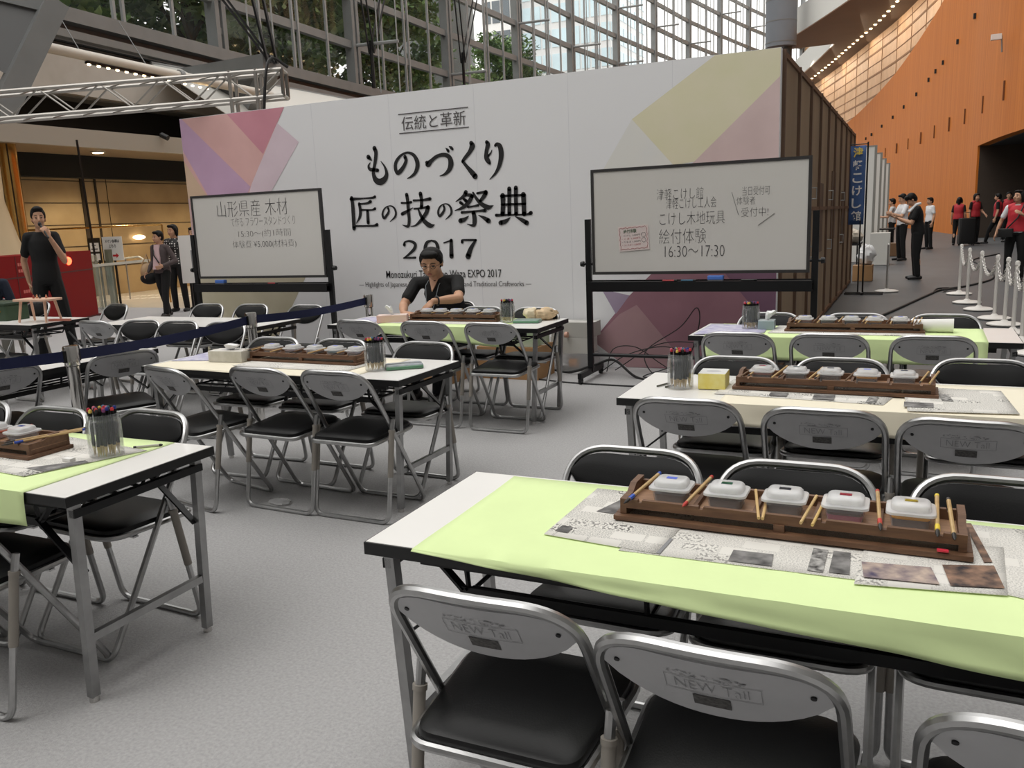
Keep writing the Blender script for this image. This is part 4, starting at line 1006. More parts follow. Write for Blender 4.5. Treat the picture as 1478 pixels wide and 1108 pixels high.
sheet('pale printed sheet left of the pink tissue box', [(-4.08,5.42),(-3.80,5.42),(-3.82,5.82),(-4.08,5.82)], lilac, ZT+0.003, 'printed_sheet', 'paper sheet')
sheet('pale lilac flyer at the right edge of the yellow box table', [(0.42,3.36),(0.66,3.36),(0.66,3.70),(0.44,3.70)], lilac, ZT+0.003, 'printed_sheet', 'paper sheet')

# ---- wooden racks
def rack_proto():
    t = thing('wooden_rack', 'x', 'rack'); L = 0.76
    mb = MB(); mb.box(-0.012, -0.006, 0, L+0.012, 0.018, 0.011); mb.box(-0.012, 0.018, 0, 0.012, 0.172, 0.012); mb.box(L-0.012, 0.018, 0, L+0.012, 0.172, 0.012); mb.box(-0.012, 0.16, 0, L+0.012, 0.172, 0.009)
    mb.build('base_frame', woodbrown, t, smooth=False)
    MB().box(0.0, 0.02, 0.0275, L, 0.158, 0.031).build('tray_floor', woodlight, t, smooth=False)
    def rail(y0, y1, zt, nm, nt):
        mb = MB(); xs = [0.0]
        for c in nt: xs += [c-0.006, c-0.004, c+0.004, c+0.006]
        xs.append(L); xs.sort(); prof = [(x, zt-(0.007 if any(abs(x-c) < 0.0045 for c in nt) else 0)) for x in xs]
        mb.prism([Vector((0, y0, 0.027))]+[Vector((x, y0, z)) for x, z in prof]+[Vector((L, y0, 0.027))], (0, y1-y0, 0)); mb.build(nm, woodbrown, t, smooth=False)
    nt = [0.05, 0.20, 0.34, 0.475, 0.60, 0.71]
    rail(0.012, 0.024, 0.050, 'front_rail', nt); rail(0.156, 0.168, 0.056, 'back_rail', [c+0.02 for c in nt])
    for x in (0.0, L-0.016):
        MB().prism([Vector((x, 0.012, 0.012)), Vector((x, 0.168, 0.012)), Vector((x, 0.168, 0.066)), Vector((x, 0.10, 0.066)), Vector((x, 0.07, 0.05)), Vector((x, 0.012, 0.05))], (0.016, 0, 0)).build('end_board', woodbrown, t, smooth=False)
    for x in (0.175, 0.315, 0.45, 0.585): MB().box(x, 0.024, 0.031, x+0.010, 0.156, 0.044).build('divider', woodbrown, t, smooth=False)
    MB().box(L/2-0.012, 0.004, 0.010, L/2+0.012, 0.02, 0.028).build('centre_block', woodbrown, t, smooth=False)
    return t
RK = None
RACKS = {'front right table': (-0.626, 1.888, 0.0, ZT+0.0100), 'yellow box table': (-0.652, 3.552, -0.5, ZT+0.0075), 'far right table': (-0.680, 5.385, 0.5, ZT+0.006), "seated man's table": (-3.555, 5.60, 0.2, ZT+0.006), 'middle left table': (-3.475, 3.71, -1.0, ZT+0.006), 'front left table': (-3.475, 1.785, 0.5, ZT+0.0065)}
for nm, (x, y, r, z) in RACKS.items():
    lab = 'long dark wooden rack of paint tubs on the %s' % nm
    if RK is None: RK = rack_proto(); RK.location = (x, y, z); RK.rotation_euler = (0, 0, R(r)); tag(RK, lab, None, 'wooden paint racks')
    else: dup(RK, (x, y, z), R(r), lab, 'wooden paint racks')
# ---- tubs
def tub_proto():
    t = thing('plastic_tub', 'x', 'tub')
    MB().rbox(0, 0, 0.0, 0.034, 0.088, 0.080, 0.014, 0, 0.006).build('tub_body', tubpl, t)
    mb = MB(); mb.rbox(0, 0, 0.0335, 0.040, 0.102, 0.094, 0.016, 0.002); mb.rbox(0, 0, 0.0402, 0.056, 0.082, 0.072, 0.02, 0.010); mb.build('lid', lidpl, t)
    return t
TP = tub_proto(); TPu = [0]
def tub(x, y, z, rz, paint, tape, lab, fill=0.018):
    if not TPu[0]: TPu[0] = 1; t = TP; t.location = (x, y, z); t.rotation_euler = (0, 0, R(rz)); tag(t, lab, None, 'plastic paint tubs')
    else:
        t = dup(TP, (x, y, z), R(rz), lab, 'plastic paint tubs')
    pm = M('paint_%d_%d_%d' % paint, paint, 0.4)
    MB().rbox(0, 0, 0.002, 0.002+fill, 0.078, 0.070, 0.012, 0, 0.003).build('paint', pm, t)
    if tape:
        MB().box(-0.013, -0.008, 0.0561, 0.013, 0.008, 0.0568).build('tape_tab', M('tape_%d_%d_%d' % tape, tape, 0.5), t, smooth=False)
GREY, NAVY, MAG, YEL, ORA = (132, 138, 144), (96, 106, 116), (176, 92, 134), (240, 176, 44), (236, 176, 92)
BLU, GRN, BLK, RED, YLT = (66, 92, 200), (52, 140, 92), (64, 62, 64), (216, 52, 72), (240, 208, 50)
zr = ZT+0.0100+0.0315
for x, p, tp, nm, f in ((-0.517, NAVY, BLU, 'blue', .020), (-0.381, NAVY, GRN, 'green', .020), (-0.245, NAVY, BLK, 'black', .022), (-0.111, MAG, RED, 'red', .014), (0.025, YEL, YLT, 'yellow', .022)):
    tub(x, 1.985, zr, 0, p, tp, 'frosted plastic tub with %s tape tab on the front right rack' % nm, f)
zr = ZT+0.0075+0.0315
for x, p, tp, nm in ((-0.555, (196,150,150), RED, 'red tape tab and pinkish paint'), (-0.416, (128,146,150), (70,100,104), 'teal tape tab'), (-0.281, GREY, BLK, 'black tape tab, middle of five'), (-0.141, ORA, None, 'orange paint'), (-0.004, GREY, BLK, 'black tape tab, rightmost')):
    tub(x, 3.645, zr, 0, p, tp, 'tub with %s on the yellow box table' % nm, .026)
zr = ZT+0.006+0.0315
for x, p, nm in ((-0.583, (196,156,152), 'pinkish paint'), (-0.447, (140,156,150), 'greenish paint'), (-0.313, (150,158,160), 'grey paint, middle of five'), (-0.183, ORA, 'orange paint'), (-0.042, (130,134,140), 'dark grey paint, rightmost')):
    tub(x, 5.475, zr, 0, p, None, 'tub with %s on the far right table' % nm, .026)
for x, p, nm in ((-3.44, (206,186,152), 'tan paint under the seated man\'s hand'), (-3.315, (168,180,200), 'bluish paint, second from the man\'s hand'), (-3.18, (160,174,200), 'bluish paint, third from the man\'s hand'), (-3.035, (206,180,190), 'pinkish paint'), (-2.895, (196,196,210), 'pale lilac paint beside the jar')):
    tub(x, 5.69, zr, 0, p, None, 'white lidded tub with %s' % nm, .02)
for x, p, nm in ((-3.37, (230,190,150), 'orange paint by the white tissue box'), (-3.215, (214,200,212), 'lilac paint beside the orange one'), (-3.06, (206,208,214), 'clear grey content, middle of five'), (-2.915, (120,170,190), 'blue content'), (-2.775, (200,196,214), 'pale lilac content beside the jar')):
    tub(x, 3.80, zr, -1, p, None, 'tub with %s on the middle left table' % nm, .024)
zr = ZT+0.0065+0.0315
for x, p, tp, nm in ((-3.02, (206,170,170), RED, 'red'), (-2.86, (170,180,196), BLU, 'blue')):
    tub(x, 1.885, zr, 0, p, tp, 'tub with %s tape tab on the front left rack' % nm, .018)
for x in (-3.16, -3.30): tub(x, 1.885, zr, 0, GREY, None, 'tub on the front left rack beyond the left picture edge', .018)
# ---- brushes and pencils lying over the racks
def stick(a, b, r, body, lab, tip=None, band=None, name='bamboo_brush', cat='brush', group=None):
    a, b = Vector(a), Vector(b); d = b-a; L = d.length
    t = thing(name, lab, cat, a, 0, group); t.rotation_euler = d.to_track_quat('X', 'Z').to_euler()
    MB().cyl((0,0,0), (L*(0.86 if tip else 1), 0, 0), r, r*0.95, 8).build('handle', body, t)
    if tip: MB().tube([(L*0.86,0,0),(L*0.93,0,0),(L,0,0)], [r*0.9, r*1.0, r*0.25], 8).build('tip', tip, t)
    if band: MB().cyl((L*0.74,0,0), (L*0.85,0,0), r*1.12, n=8).build('colour_band', band, t)
    MB().cyl((-0.006,0,0), (0.004,0,0), r*1.06, n=8).build('end_cap', band or tip or body, t)
    return t
def cm(c): return M('brush_%d_%d_%d' % c, c, 0.5)
redp, dk = cm((190, 60, 50)), cm((40, 36, 34))
zf, zb = ZT+0.0675, ZT+0.0765
stick((-0.570, 2.055, zb+0.006), (-0.604, 1.862, zf-0.006), 0.0045, bamboo, 'bamboo brush with blue band at the left end of the nearest rack', dk, cm((54, 92, 190)))
stick((-0.437, 2.065, zb+0.006), (-0.466, 1.885, zf-0.006), 0.0045, bamboo, 'bamboo brush with red end between the blue- and green-taped tubs', redp, None)
stick((-0.322, 2.045, zb-0.012), (-0.287, 1.868, zf-0.008), 0.0038, cm((206, 172, 116)), 'bare pencil left of the black-taped tub, lower end touching another', None, None, 'pencil', 'pencil')
stick((-0.292, 2.045, zb-0.012), (-0.2785, 1.868, zf-0.008), 0.0038, cm((206, 172, 116)), 'upright-looking bare pencil close beside the black-taped tub', None, None, 'pencil', 'pencil')
stick((-0.181, 2.045, zb-0.012), (-0.196, 1.868, zf-0.008), 0.0038, cm((210, 180, 126)), 'bare pencil just right of the black-taped tub', None, None, 'pencil', 'pencil')
stick((-0.158, 2.045, zb-0.012), (-0.171, 1.862, zf-0.008), 0.0038, cm((212, 178, 110)), 'bare pencil just left of the red-taped tub', None, None, 'pencil', 'pencil')
stick((-0.047, 2.075, zb+0.006), (-0.033, 1.870, zf-0.006), 0.0045, bamboo, 'bamboo brush with red band between the red- and yellow-taped tubs', dk, redp)
stick((0.0785, 2.075, zb+0.008), (0.0765, 1.870, zf-0.006), 0.0048, bamboo, 'bamboo brush with yellow band right of the yellow-taped tub', dk, cm((226, 200, 60)))
stick((0.1015, 2.055, zb+0.008), (0.108, 1.862, zf-0.006), 0.0048, bamboo, 'bamboo brush with black end at the right end of the nearest rack', dk, None)
MB_ = MB().box(-0.011, -0.006, 0, 0.011, 0.006, 0.003); o = MB_.build('tape_scrap', M('tape_216_52_72', RED, 0.5), None, smooth=False); o.location = (0.088, 1.883, ZT+0.0262); tag(o, 'scrap of red tape on the front strip of the nearest rack', 'tape')
dkb = cm((104, 76, 50))
def fan(spots, y, z, nm, tilt):
    for k, x in enumerate(spots):
        stick((x+tilt, y+0.165, z+0.074), (x, y-0.012, z+0.058), 0.004, bamboo if k % 3 else dkb, 'short bamboo brush laid across the rack on the %s' % nm, dk if k % 2 else None, None, group='brushes across the rack on the %s' % nm)
fan([-0.625, -0.60, -0.50, -0.475, -0.355, -0.335, -0.215, 0.05, 0.085], 3.552, ZT+0.0075, 'yellow box table', 0.035)
fan([-0.66, -0.635, -0.61, -0.525, -0.50, -0.385, -0.36, -0.25, -0.23, -0.115, -0.095, 0.015, 0.035, 0.055], 5.385, ZT+0.006, 'far right table', 0.02)
fan([-3.50, -3.47, -3.30, -3.16, -3.03, -2.86], 3.71, ZT+0.006, 'middle left table', 0.06)
fan([-3.50, -3.37, -3.23, -3.09, -2.95], 5.60, ZT+0.006, "seated man's table", 0.06)
stick((-2.655, 1.975, ZT+0.0735), (-2.80, 1.765, ZT+0.0585), 0.0042, bamboo, 'bamboo brush with blue tip jutting from the front left rack', dk, cm((40, 70, 160)))
stick((-2.668, 1.992, ZT+0.0735), (-2.825, 1.79, ZT+0.0585), 0.0042, bamboo, 'bamboo brush lying beside the blue-tipped one on the front left rack', dk, None)
stick((-2.92, 1.96, ZT+0.0735), (-3.03, 1.77, ZT+0.0585), 0.0042, cm((170, 90, 70)), 'reddish brush laid across the front left rack', None, cm((180, 50, 40)))
stick((-2.47, 2.03, ZT+0.007), (-2.40, 2.09, ZT+0.007), 0.005, cm((190, 186, 176)), 'small brush lying behind the pencil jar on the front left table', dk, None)
stick((-0.985, 3.545, ZT+0.005), (-0.955, 3.62, ZT+0.005), 0.004, cm((70, 70, 56)), 'dark pencil lying left of the pencil jar on the yellow box table', None, None, 'pencil', 'pencil')
stick((-0.945, 3.535, ZT+0.005), (-0.915, 3.60, ZT+0.005), 0.004, cm((70, 70, 56)), 'dark pencil lying right against the pencil jar on the yellow box table', None, None, 'pencil', 'pencil')
# ---- pencil jars
def jar_proto():
    t = thing('pencil_jar', 'x', 'jar')
    mb = MB(); mb.lathe((0,0,0), [(0.050,0),(0.056,0.004),(0.057,0.118),(0.052,0.126),(0.054,0.130),(0.051,0.134),(0.054,0.138),(0.0525,0.150),(0.0505,0.150),(0.0505,0.126),(0.0548,0.117),(0.0535,0.007),(0.048,0.004)], 28, cap=False)
    mb.build('jar_wall', jarpl, t)
    MB().lathe((0,0,0), [(0.05,0.0),(0.0525,0.003),(0.05,0.0055)], 28).build('jar_bottom', jarpl, t)
    return t
capc = [(206, 60, 66), (40, 60, 140), (30, 30, 32), (60, 130, 160), (214, 120, 140), (190, 40, 60), (220, 190, 90), (28, 28, 30), (120, 60, 110), (30, 30, 34)]
PENM = {}
def jar_pens(x, y, nm, n, seed):
    rn = random.Random(seed)
    for k in range(n):
        if k < 9: a = 2*PI*k/9+rn.uniform(-.1, .1); rb = 0.0395
        else: a = 2*PI*k/(n-9)+0.3; rb = 0.021
        b = Vector((rb*math.cos(a), rb*math.sin(a), 0.0075)); a2 = a+rn.uniform(.15, .45); e = Vector((rb*1.04*math.cos(a2), rb*1.04*math.sin(a2), 0.166+rn.uniform(-.006, .012)))
        d = e-b; key = capc[k % 10]
        t = thing('craft_pen', 'dark pen with coloured end standing in the jar on the %s' % nm, 'pen', Vector((x, y, ZT+0.002))+b, 0, 'pens in the jar on the %s' % nm)
        t.rotation_euler = d.to_track_quat('Z', 'Y').to_euler()
        if not PENM:
            PENM['b'] = MB().cyl((0,0,0.036), (0,0,0.155), 0.0056, n=7).build('barrel', M('dark_pen_barrel', (16, 17, 18), 0.5, spec=0.2), t)
            PENM['t'] = MB().tube([(0,0,0),(0,0,0.02),(0,0,0.0365)], [0.0012, 0.0035, 0.0056], 7).build('point', cm((196, 170, 120)), t)
        else:
            for q in ('b', 't'):
                c = PENM[q].copy(); COL.objects.link(c); c.parent = t
        if key not in PENM: PENM[key] = MB().tube([(0,0,0.1545),(0,0,0.162),(0,0,0.166)], [0.0059, 0.0059, 0.0036], 7).build('end_cap', cm(key), t)
        else: c = PENM[key].copy(); COL.objects.link(c); c.parent = t
JR = None
for nm, x, y, n in (('front left table', -2.49, 1.93, 21), ('middle left table', -2.525, 3.62, 19), ("seated man's table", -2.705, 5.615, 19), ('yellow box table', -0.885, 3.545, 21), ('far right table', -0.915, 5.50, 19)):
    lab = 'clear plastic jar full of dark pens on the %s' % nm
    zz = ZT+0.0035
    if JR is None: JR = jar_proto(); JR.location = (x, y, zz); tag(JR, lab, None, 'clear pencil jars')
    else: dup(JR, (x, y, zz), 0, lab, 'clear pencil jars')
    jar_pens(x, y, nm, n, len(nm))
# ---- tissue boxes
def tissue_box(x, y, rz, lx, ly, h, mat, top, lab, tissue):
    t = thing('tissue_box', lab, 'tissue box', (x, y, ZT+0.004), R(rz))
    MB().rbox(0, 0, 0, h, lx, ly, 0.003, 0.002).build('carton', mat, t)
    MB().rbox(0, 0, h, h+0.0008, lx*0.985, ly*0.97, 0.003).build('carton_top', top, t)
    mb = MB(); mb.lathe((0,0,0), [(0.001,0),(1,0)], 20, cap=False)
    for v in mb.bm.verts: v.co = Vector((v.co.x*lx*0.28, v.co.y*ly*0.17, h+0.0012))
    mb.build('slot', M('slot_grey', (188, 188, 190), 0.8), t)
    if tissue:
        mb = MB(); n = 18; rings = []
        for j in range(7):
            v = j/6; ring = []
            for i in range(n):
                a = 2*PI*i/n; w_ = 0.25+0.75*v**0.8*(1-0.25*v)
                rr = w_*(1+0.35*noise.noise(Vector((math.cos(a)*1.6, math.sin(a)*1.6, v*2+x))))
                ring.append(Vector((lx*tissue[0]*rr*math.cos(a)+tissue[2]*v, ly*0.30*rr*math.sin(a), h+0.002+tissue[1]*(v-0.25*v*v*(0.5+0.5*math.cos(3*a+x))))))
            rings.append(ring)
        mb.loft(rings).build('tissue', tissuem, t)
tissue_box(-3.60, 3.70, 6, 0.235, 0.115, 0.062, M('white_flowered_carton', (210, 206, 196), 0.6, c2=(190, 186, 172), scale=18), M('white_carton_top', (216, 212, 204), 0.6), 'white tissue box with a wide tissue on the middle left table', (0.30, 0.035, 0.02))
tissue_box(-3.665, 5.53, 24, 0.235, 0.115, 0.055, M('pink_carton', (222, 178, 172), 0.6, c2=(226, 196, 186), scale=10), M('pink_carton_top', (228, 206, 196), 0.6), 'pink tissue box on the left end of the seated man\'s table', (0.13, 0.075, -0.03))
tissue_box(-0.752, 3.60, 3, 0.115, 0.13, 0.066, M('yellow_flowered_carton', (226, 206, 92), 0.6, c2=(236, 226, 150), scale=16), M('grey_white_carton_top', (214, 214, 212), 0.6), 'small yellow tissue box with plain white top', None)
tissue_box(-0.815, 5.50, 4, 0.10, 0.115, 0.055, M('grey_blue_carton', (150, 166, 170), 0.6), M('grey_blue_carton_top', (176, 186, 188), 0.6), 'grey-blue tissue box with a big pulled tissue on the far right table', (0.36, 0.06, 0.03))
# ---- bags and odd things
def lump(name, lab, cat, loc, r, mat, seed, parts=None, rz=0):
    mb = MB(); mb.ell((0, 0, r[2]*0.95), r, nu=20, nv=12)
    for v in mb.bm.verts:
        n_ = noise.noise(v.co*28+Vector((seed, 0, 0)))*0.35+noise.noise(v.co*70+Vector((0, seed, 0)))*0.15
        c = Vector((0, 0, r[2]*0.95)); v.co = c+(v.co-c)*(1+n_)
        v.co.z = max(0.0, v.co.z)
    o = mb.build(name, mat, None); o.location = loc; o.rotation_euler = (0, 0, R(rz)); return tag(o, lab, cat)
lump('crumpled_bag', 'small crumpled cream bag beside the jar at the right of the seated man\'s table', 'bag', (-2.60, 5.80, ZT+0.003), (0.055, 0.05, 0.045), M('cream_bag', (220, 206, 176), 0.6, var=0.15, scale=30), 1)
lump('paper_bag', 'crumpled tan bag at the right end of the seated man\'s table', 'bag', (-2.47, 5.80, ZT+0.003), (0.085, 0.055, 0.045), M('tan_bag', (206, 180, 144), 0.6, var=0.2, scale=24), 5, rz=35)
def pouch(lab, x, y, rz, c, c2):
    t = thing('pencil_pouch', lab, 'pouch', (x, y, ZT+0.003), R(rz))
    MB().rbox(0, 0, 0, 0.022, 0.20, 0.11, 0.02, 0.010).build('pouch_body', M('pouch_%d' % c[0], c, 0.4, c2=c2, scale=30), t)
    MB().box(-0.095, -0.004, 0.0222, 0.095, 0.004, 0.024).build('zip', greyprint, t, smooth=False)
    MB().rbox(0, -0.045, 0.0, 0.016, 0.196, 0.034, 0.008, 0.006).build('colour_strip', M('pouch_green', (96, 140, 110), 0.4), t)
pouch('clear pouch with green edge right of the jar on the middle left table', -2.415, 3.72, 38, (176, 180, 178), (130, 140, 150))
pouch('grey-green pouch right of the jar on the seated man\'s table', -2.555, 5.645, 8, (150, 160, 164), (120, 150, 130))
o = MB().tube([(-0.11, 0, 0.037), (0.10, 0.02, 0.040)], [0.036, 0.040], 18).build('rolled_paper', paperw, None); o.location = (0.14, 5.47, ZT+0.004); o.rotation_euler = (0, 0, R(-8)); tag(o, 'rolled newspaper at the right end of the rack on the far right table', 'paper roll')
o = MB().box(-0.02, -0.01, 0, 0.02, 0.01, 0.01).build('rubber_eraser', paperw, None, smooth=False); o.location = (-2.555, 1.83, ZT+0.0065); tag(o, 'small white rubber eraser left of the pencil jar on the front left table', 'eraser')
# stool table things
pink = M('pale_pink_wood', (224, 186, 162), 0.55, c2=(214, 172, 146), scale=10)
t = thing('small_stool', 'small pale pink four-legged wooden stool standing on the table by the red cabinet', 'stool', (-7.30, 5.15, ZT), R(6))
MB().rbox(0, 0, 0.195, 0.215, 0.42, 0.20, 0.03, 0.004).build('stool_top', pink, t)
for sx in (-1, 1):
    for sy in (-1, 1): MB().tube([(sx*0.145, sy*0.055, 0.195), (sx*0.165, sy*0.085, 0.0)], [0.013, 0.010], 8).build('leg', pink, t)
for k, (x, c) in enumerate(((-0.05, (150, 60, 40)), (-0.03, (206, 150, 110)), (0.04, (60, 40, 36)), (0.10, (190, 120, 90)))):
    o = MB().lathe((0,0,0), [(0.008,0),(0.013,0.008),(0.006,0.02),(0.008,0.026),(0.002,0.033)], 10).build('wooden_toy', M('toy_%d' % c[0], c, 0.4), None); o.location = (-7.30+x, 5.15+0.02*(k % 2), ZT+0.216); tag(o, 'tiny turned wooden toy on the pink stool', 'toy', 'tiny toys on the pink stool')
o = MB().box(-0.12, -0.012, 0, 0.12, 0.012, 0.02).build('pink_bar', M('salmon_wood', (206, 130, 112), 0.5), None, smooth=False); o.location = (-7.13, 5.22, ZT); o.rotation_euler = (0, 0, R(10)); tag(o, 'salmon wooden bar lying beside the pink stool', 'wood piece')
t = thing('green_crate', 'dark green plastic tool crate left of the pink stool', 'crate', (-7.95, 5.23, ZT), R(4))
MB().rbox(0, 0, 0, 0.15, 0.42, 0.25, 0.02, 0.01).build('crate_body', M('dark_green_plastic', (52, 72, 50), 0.5), t)
MB().rbox(0, 0, 0.15, 0.175, 0.44, 0.27, 0.02, 0.012).build('lid', M('dark_green_lid', (44, 62, 44), 0.5), t)
MB().box(-0.02, -0.134, 0.085, 0.14, -0.124, 0.098).build('latch', M('brass_latch', (170, 130, 60), 0.4, 0.4), t, smooth=False)

# ================================================================== PEOPLE
def remeshed(mb, vox, it=3, fac=0.5):
    me = bpy.data.meshes.new('m'); bmesh.ops.recalc_face_normals(mb.bm, faces=mb.bm.faces[:]); mb.bm.to_mesh(me); mb.bm.free()
    o = bpy.data.objects.new('m', me); COL.objects.link(o)
    r = o.modifiers.new('r', 'REMESH'); r.mode = 'VOXEL'; r.voxel_size = vox; r.use_smooth_shade = True
    s = o.modifiers.new('s', 'SMOOTH'); s.factor = fac; s.iterations = it
    dg = bpy.context.evaluated_depsgraph_get(); out = bpy.data.meshes.new_from_object(o.evaluated_get(dg))
    bpy.data.objects.remove(o); bpy.data.meshes.remove(me); return out
def limb(mb, pts, rad, n=10):
    P = crom([Vector(p) for p in pts], 4) if len(pts) > 2 else [Vector(pts[0]).lerp(Vector(pts[1]), i/4) for i in range(5)]
    m = len(P); rr = []
    for i in range(m):
        f = i/(m-1)*(len(rad)-1); k = min(int(f), len(rad)-2); rr.append(rad[k]+(rad[k+1]-rad[k])*(f-k))
    mb.tube(P, rr, n); mb.ell(P[0], (rr[0],)*3, nu=n, nv=6); mb.ell(P[-1], (rr[-1],)*3, nu=n, nv=6)
def eloft(mb, secs, n=18):
    # secs: (centre, half width, half depth, side axis)
    rings = []
    for i, (c, rx, ry, X) in enumerate(secs):
        a = Vector(secs[max(i-1, 0)][0]); b = Vector(secs[min(i+1, len(secs)-1)][0]); T = (b-a).normalized(); X = Vector(X); X = (X-T*X.dot(T)).normalized(); Y = T.cross(X)
        rings.append([Vector(c)+X*(rx*math.cos(2*PI*k/n))+Y*(ry*math.sin(2*PI*k/n)) for k in range(n)])
    mb.loft(rings)
def hand(mb, wr, d, pn, curl, sg, s=1.0):
    d = Vector(d).normalized(); pn = Vector(pn); pn = (pn-d*pn.dot(d)).normalized(); ac = d.cross(pn)*sg
    rot = Matrix((ac, d, pn)).transposed()
    mb.ell(wr+d*0.05*s, (0.040*s, 0.052*s, 0.017*s), rot, 12, 8); mb.ell(wr+d*0.012*s, (0.028*s, 0.03*s, 0.02*s), rot, 10, 6)
    for k, (off, L) in enumerate(((-0.032, 0.058), (-0.011, 0.074), (0.011, 0.080), (0.032, 0.070))):
        p = wr+d*0.088*s+ac*off*s; q = d.copy(); pts = [p-d*0.02*s, p]; ax = d.cross(pn).normalized()
        for j, seg in enumerate((0.42, 0.33, 0.25)):
            q = Matrix.Rotation(curl*(0.55+0.25*j)*(1+0.08*(k-1.5)), 3, ax) @ q; p = p+(q+ac*off*2.2).normalized()*L*seg*s; pts.append(p)
        mb.tube(pts, [0.0095*s, 0.0095*s, 0.009*s, 0.0085*s, 0.0065*s], 7); mb.ell(pts[-1], (0.0068*s,)*3, nu=7, nv=5)
    p = wr+d*0.025*s+ac*0.030*s; t = (d*0.62+ac*0.62+pn*0.45).normalized(); p1 = p+t*0.040*s; t2 = (d*0.85+ac*0.2+pn*0.5).normalized()
    mb.tube([p-t*0.01*s, p, p1, p1+t2*0.034*s], [0.013*s, 0.0125*s, 0.0105*s, 0.0075*s], 7); mb.ell(p1+t2*0.034*s, (0.0078*s,)*3, nu=7, nv=5)
def hmat(yaw, pitch, rollv=0): return (Matrix.Rotation(R(yaw), 3, 'Z') @ Matrix.Rotation(R(pitch), 3, 'X') @ Matrix.Rotation(R(rollv), 3, 'Y'))
def person(lab, loc, rz, J=None, s=1.0, top=None, sleeve='short', legs=None, hair='short', hairmat=None, yaw=0, pitch=0, vox=0.011, shoe=None, female=False, vest=None, group=None, hands=None, skinm=None, cat='person', hem=0.0, collar=None, topname='shirt', hw=1.06):
    D = dict(P=(0,0.01,.93), N=(0,0.015,1.425), H=(0,-0.02,1.565), SL=(.163,0.01,1.372), SR=(-.163,0.01,1.372), EL=(.212,0.03,1.10), ER=(-.212,0.03,1.10), WL=(.232,-0.04,.86), WR=(-.232,-0.04,.86),
             HL=(.088,0,.89), HR=(-.088,0,.89), KL=(.105,-0.015,.49), KR=(-.105,-0.015,.49), AL=(.115,0.02,.085), AR=(-.115,0.02,.085), FL=(0.12,-1,0), FR=(-0.12,-1,0))
    if J: D.update(J)
    V = {k: Vector(v) for k, v in D.items()}; sm = skinm or skin
    if s != 1.0: V = {k: (v*s if k not in ('FL', 'FR') else v) for k, v in V.items()}
    w_ = 0.90 if female else 1.0
    t = thing('person', lab, cat, loc, R(rz), group)
    S = (V['SL']-V['SR']).normalized(); Hx = (V['HL']-V['HR']).normalized(); P, N = V['P'], V['N']
    def tors(inf, low):
        out = []
        for f, rx, ry, m in ((low, .165 if not female else .172, .112, 0), (0.12, .160, .112, .1), (0.38, .142*(0.93 if female else 1), .100, .4), (0.62, .155*w_, .110, .7), (0.80, .160*w_, .100, 1), (0.90, .128*w_, .080, 1), (1.0, .066, .064, 1)):
            bulge = math.sin(PI*max(0, min(1, f)))*0.0
            out.append((P.lerp(N, f)+Vector((0, bulge, 0)), (rx+inf)*s, (ry+inf)*s, Hx.lerp(S, m)))
        return out
    mb = MB(); eloft(mb, tors(-0.012, -0.12)); Hm = hmat(yaw, pitch); hc = V['H']
    h = lambda x, y, z: hc+Hm @ (Vector((x*hw, y, z))*s)
    limb(mb, [N-Vector((0,0,0.03))*s, N.lerp(hc, 0.45)+Vector((0,0.012*s,0)), h(0, 0.022, -0.06)], [.062*s, .054*s, .052*s])
    mb.ell(h(0, 0.012, 0.028), (.074*s*hw, .094*s, .086*s), Hm); mb.ell(h(0, -0.022, -0.030), (.062*s*hw, .066*s, .078*s), Hm); mb.ell(h(0, -0.040, -0.078), (.036*s, .040*s, .028*s), Hm)
    mb.tube([h(0, -0.080, 0.012), h(0, -0.094, -0.012), h(0, -0.104, -0.030), h(0, -0.088, -0.040)], [.008*s, .010*s, .014*s, .010*s], 8)
    for sx in (-1, 1): mb.ell(h(sx*0.074, 0.012, -0.008), (.010*s, .020*s, .031*s), Hm @ Matrix.Rotation(0.3*sx, 3, 'Z'), 8, 6); mb.ell(h(sx*0.033, -0.060, -0.030), (.026*s, .022*s, .026*s), Hm, 8, 6)
    for q in ('L', 'R'):
        limb(mb, [V['S'+q], V['S'+q].lerp(V['E'+q], .5), V['E'+q]], [.050*s*w_, .046*s*w_, .039*s*w_]); limb(mb, [V['E'+q], V['E'+q].lerp(V['W'+q], .35), V['W'+q]], [.039*s*w_, .040*s*w_, .026*s*w_])
        limb(mb, [V['H'+q], V['H'+q].lerp(V['K'+q], .5), V['K'+q]], [.085*s, .074*s, .054*s]); limb(mb, [V['K'+q], V['K'+q].lerp(V['A'+q], .35)+Vector((0,0.015*s,0)), V['A'+q]], [.052*s, .054*s, .036*s])
        fd = V['F'+q].normalized(); a = V['A'+q]; limb(mb, [a+Vector((0,0,-0.04*s))-fd*0.04*s, a+Vector((0,0,-0.05*s))+fd*0.12*s], [.035*s, .030*s])
        hd, pn, cu = (hands or {}).get(q, (V['W'+q]-V['E'+q], Vector((-1 if q == 'L' else 1, 0, 0)), 0.45)); hand(mb, V['W'+q], hd, pn, cu, 1 if q == 'R' else -1, s)
    link('body', remeshed(mb, vox*0.8, 2, 0.4), sm, t, smooth=False)
    # shirt or jacket
    mb = MB(); eloft(mb, tors(0.012, -0.06-hem))
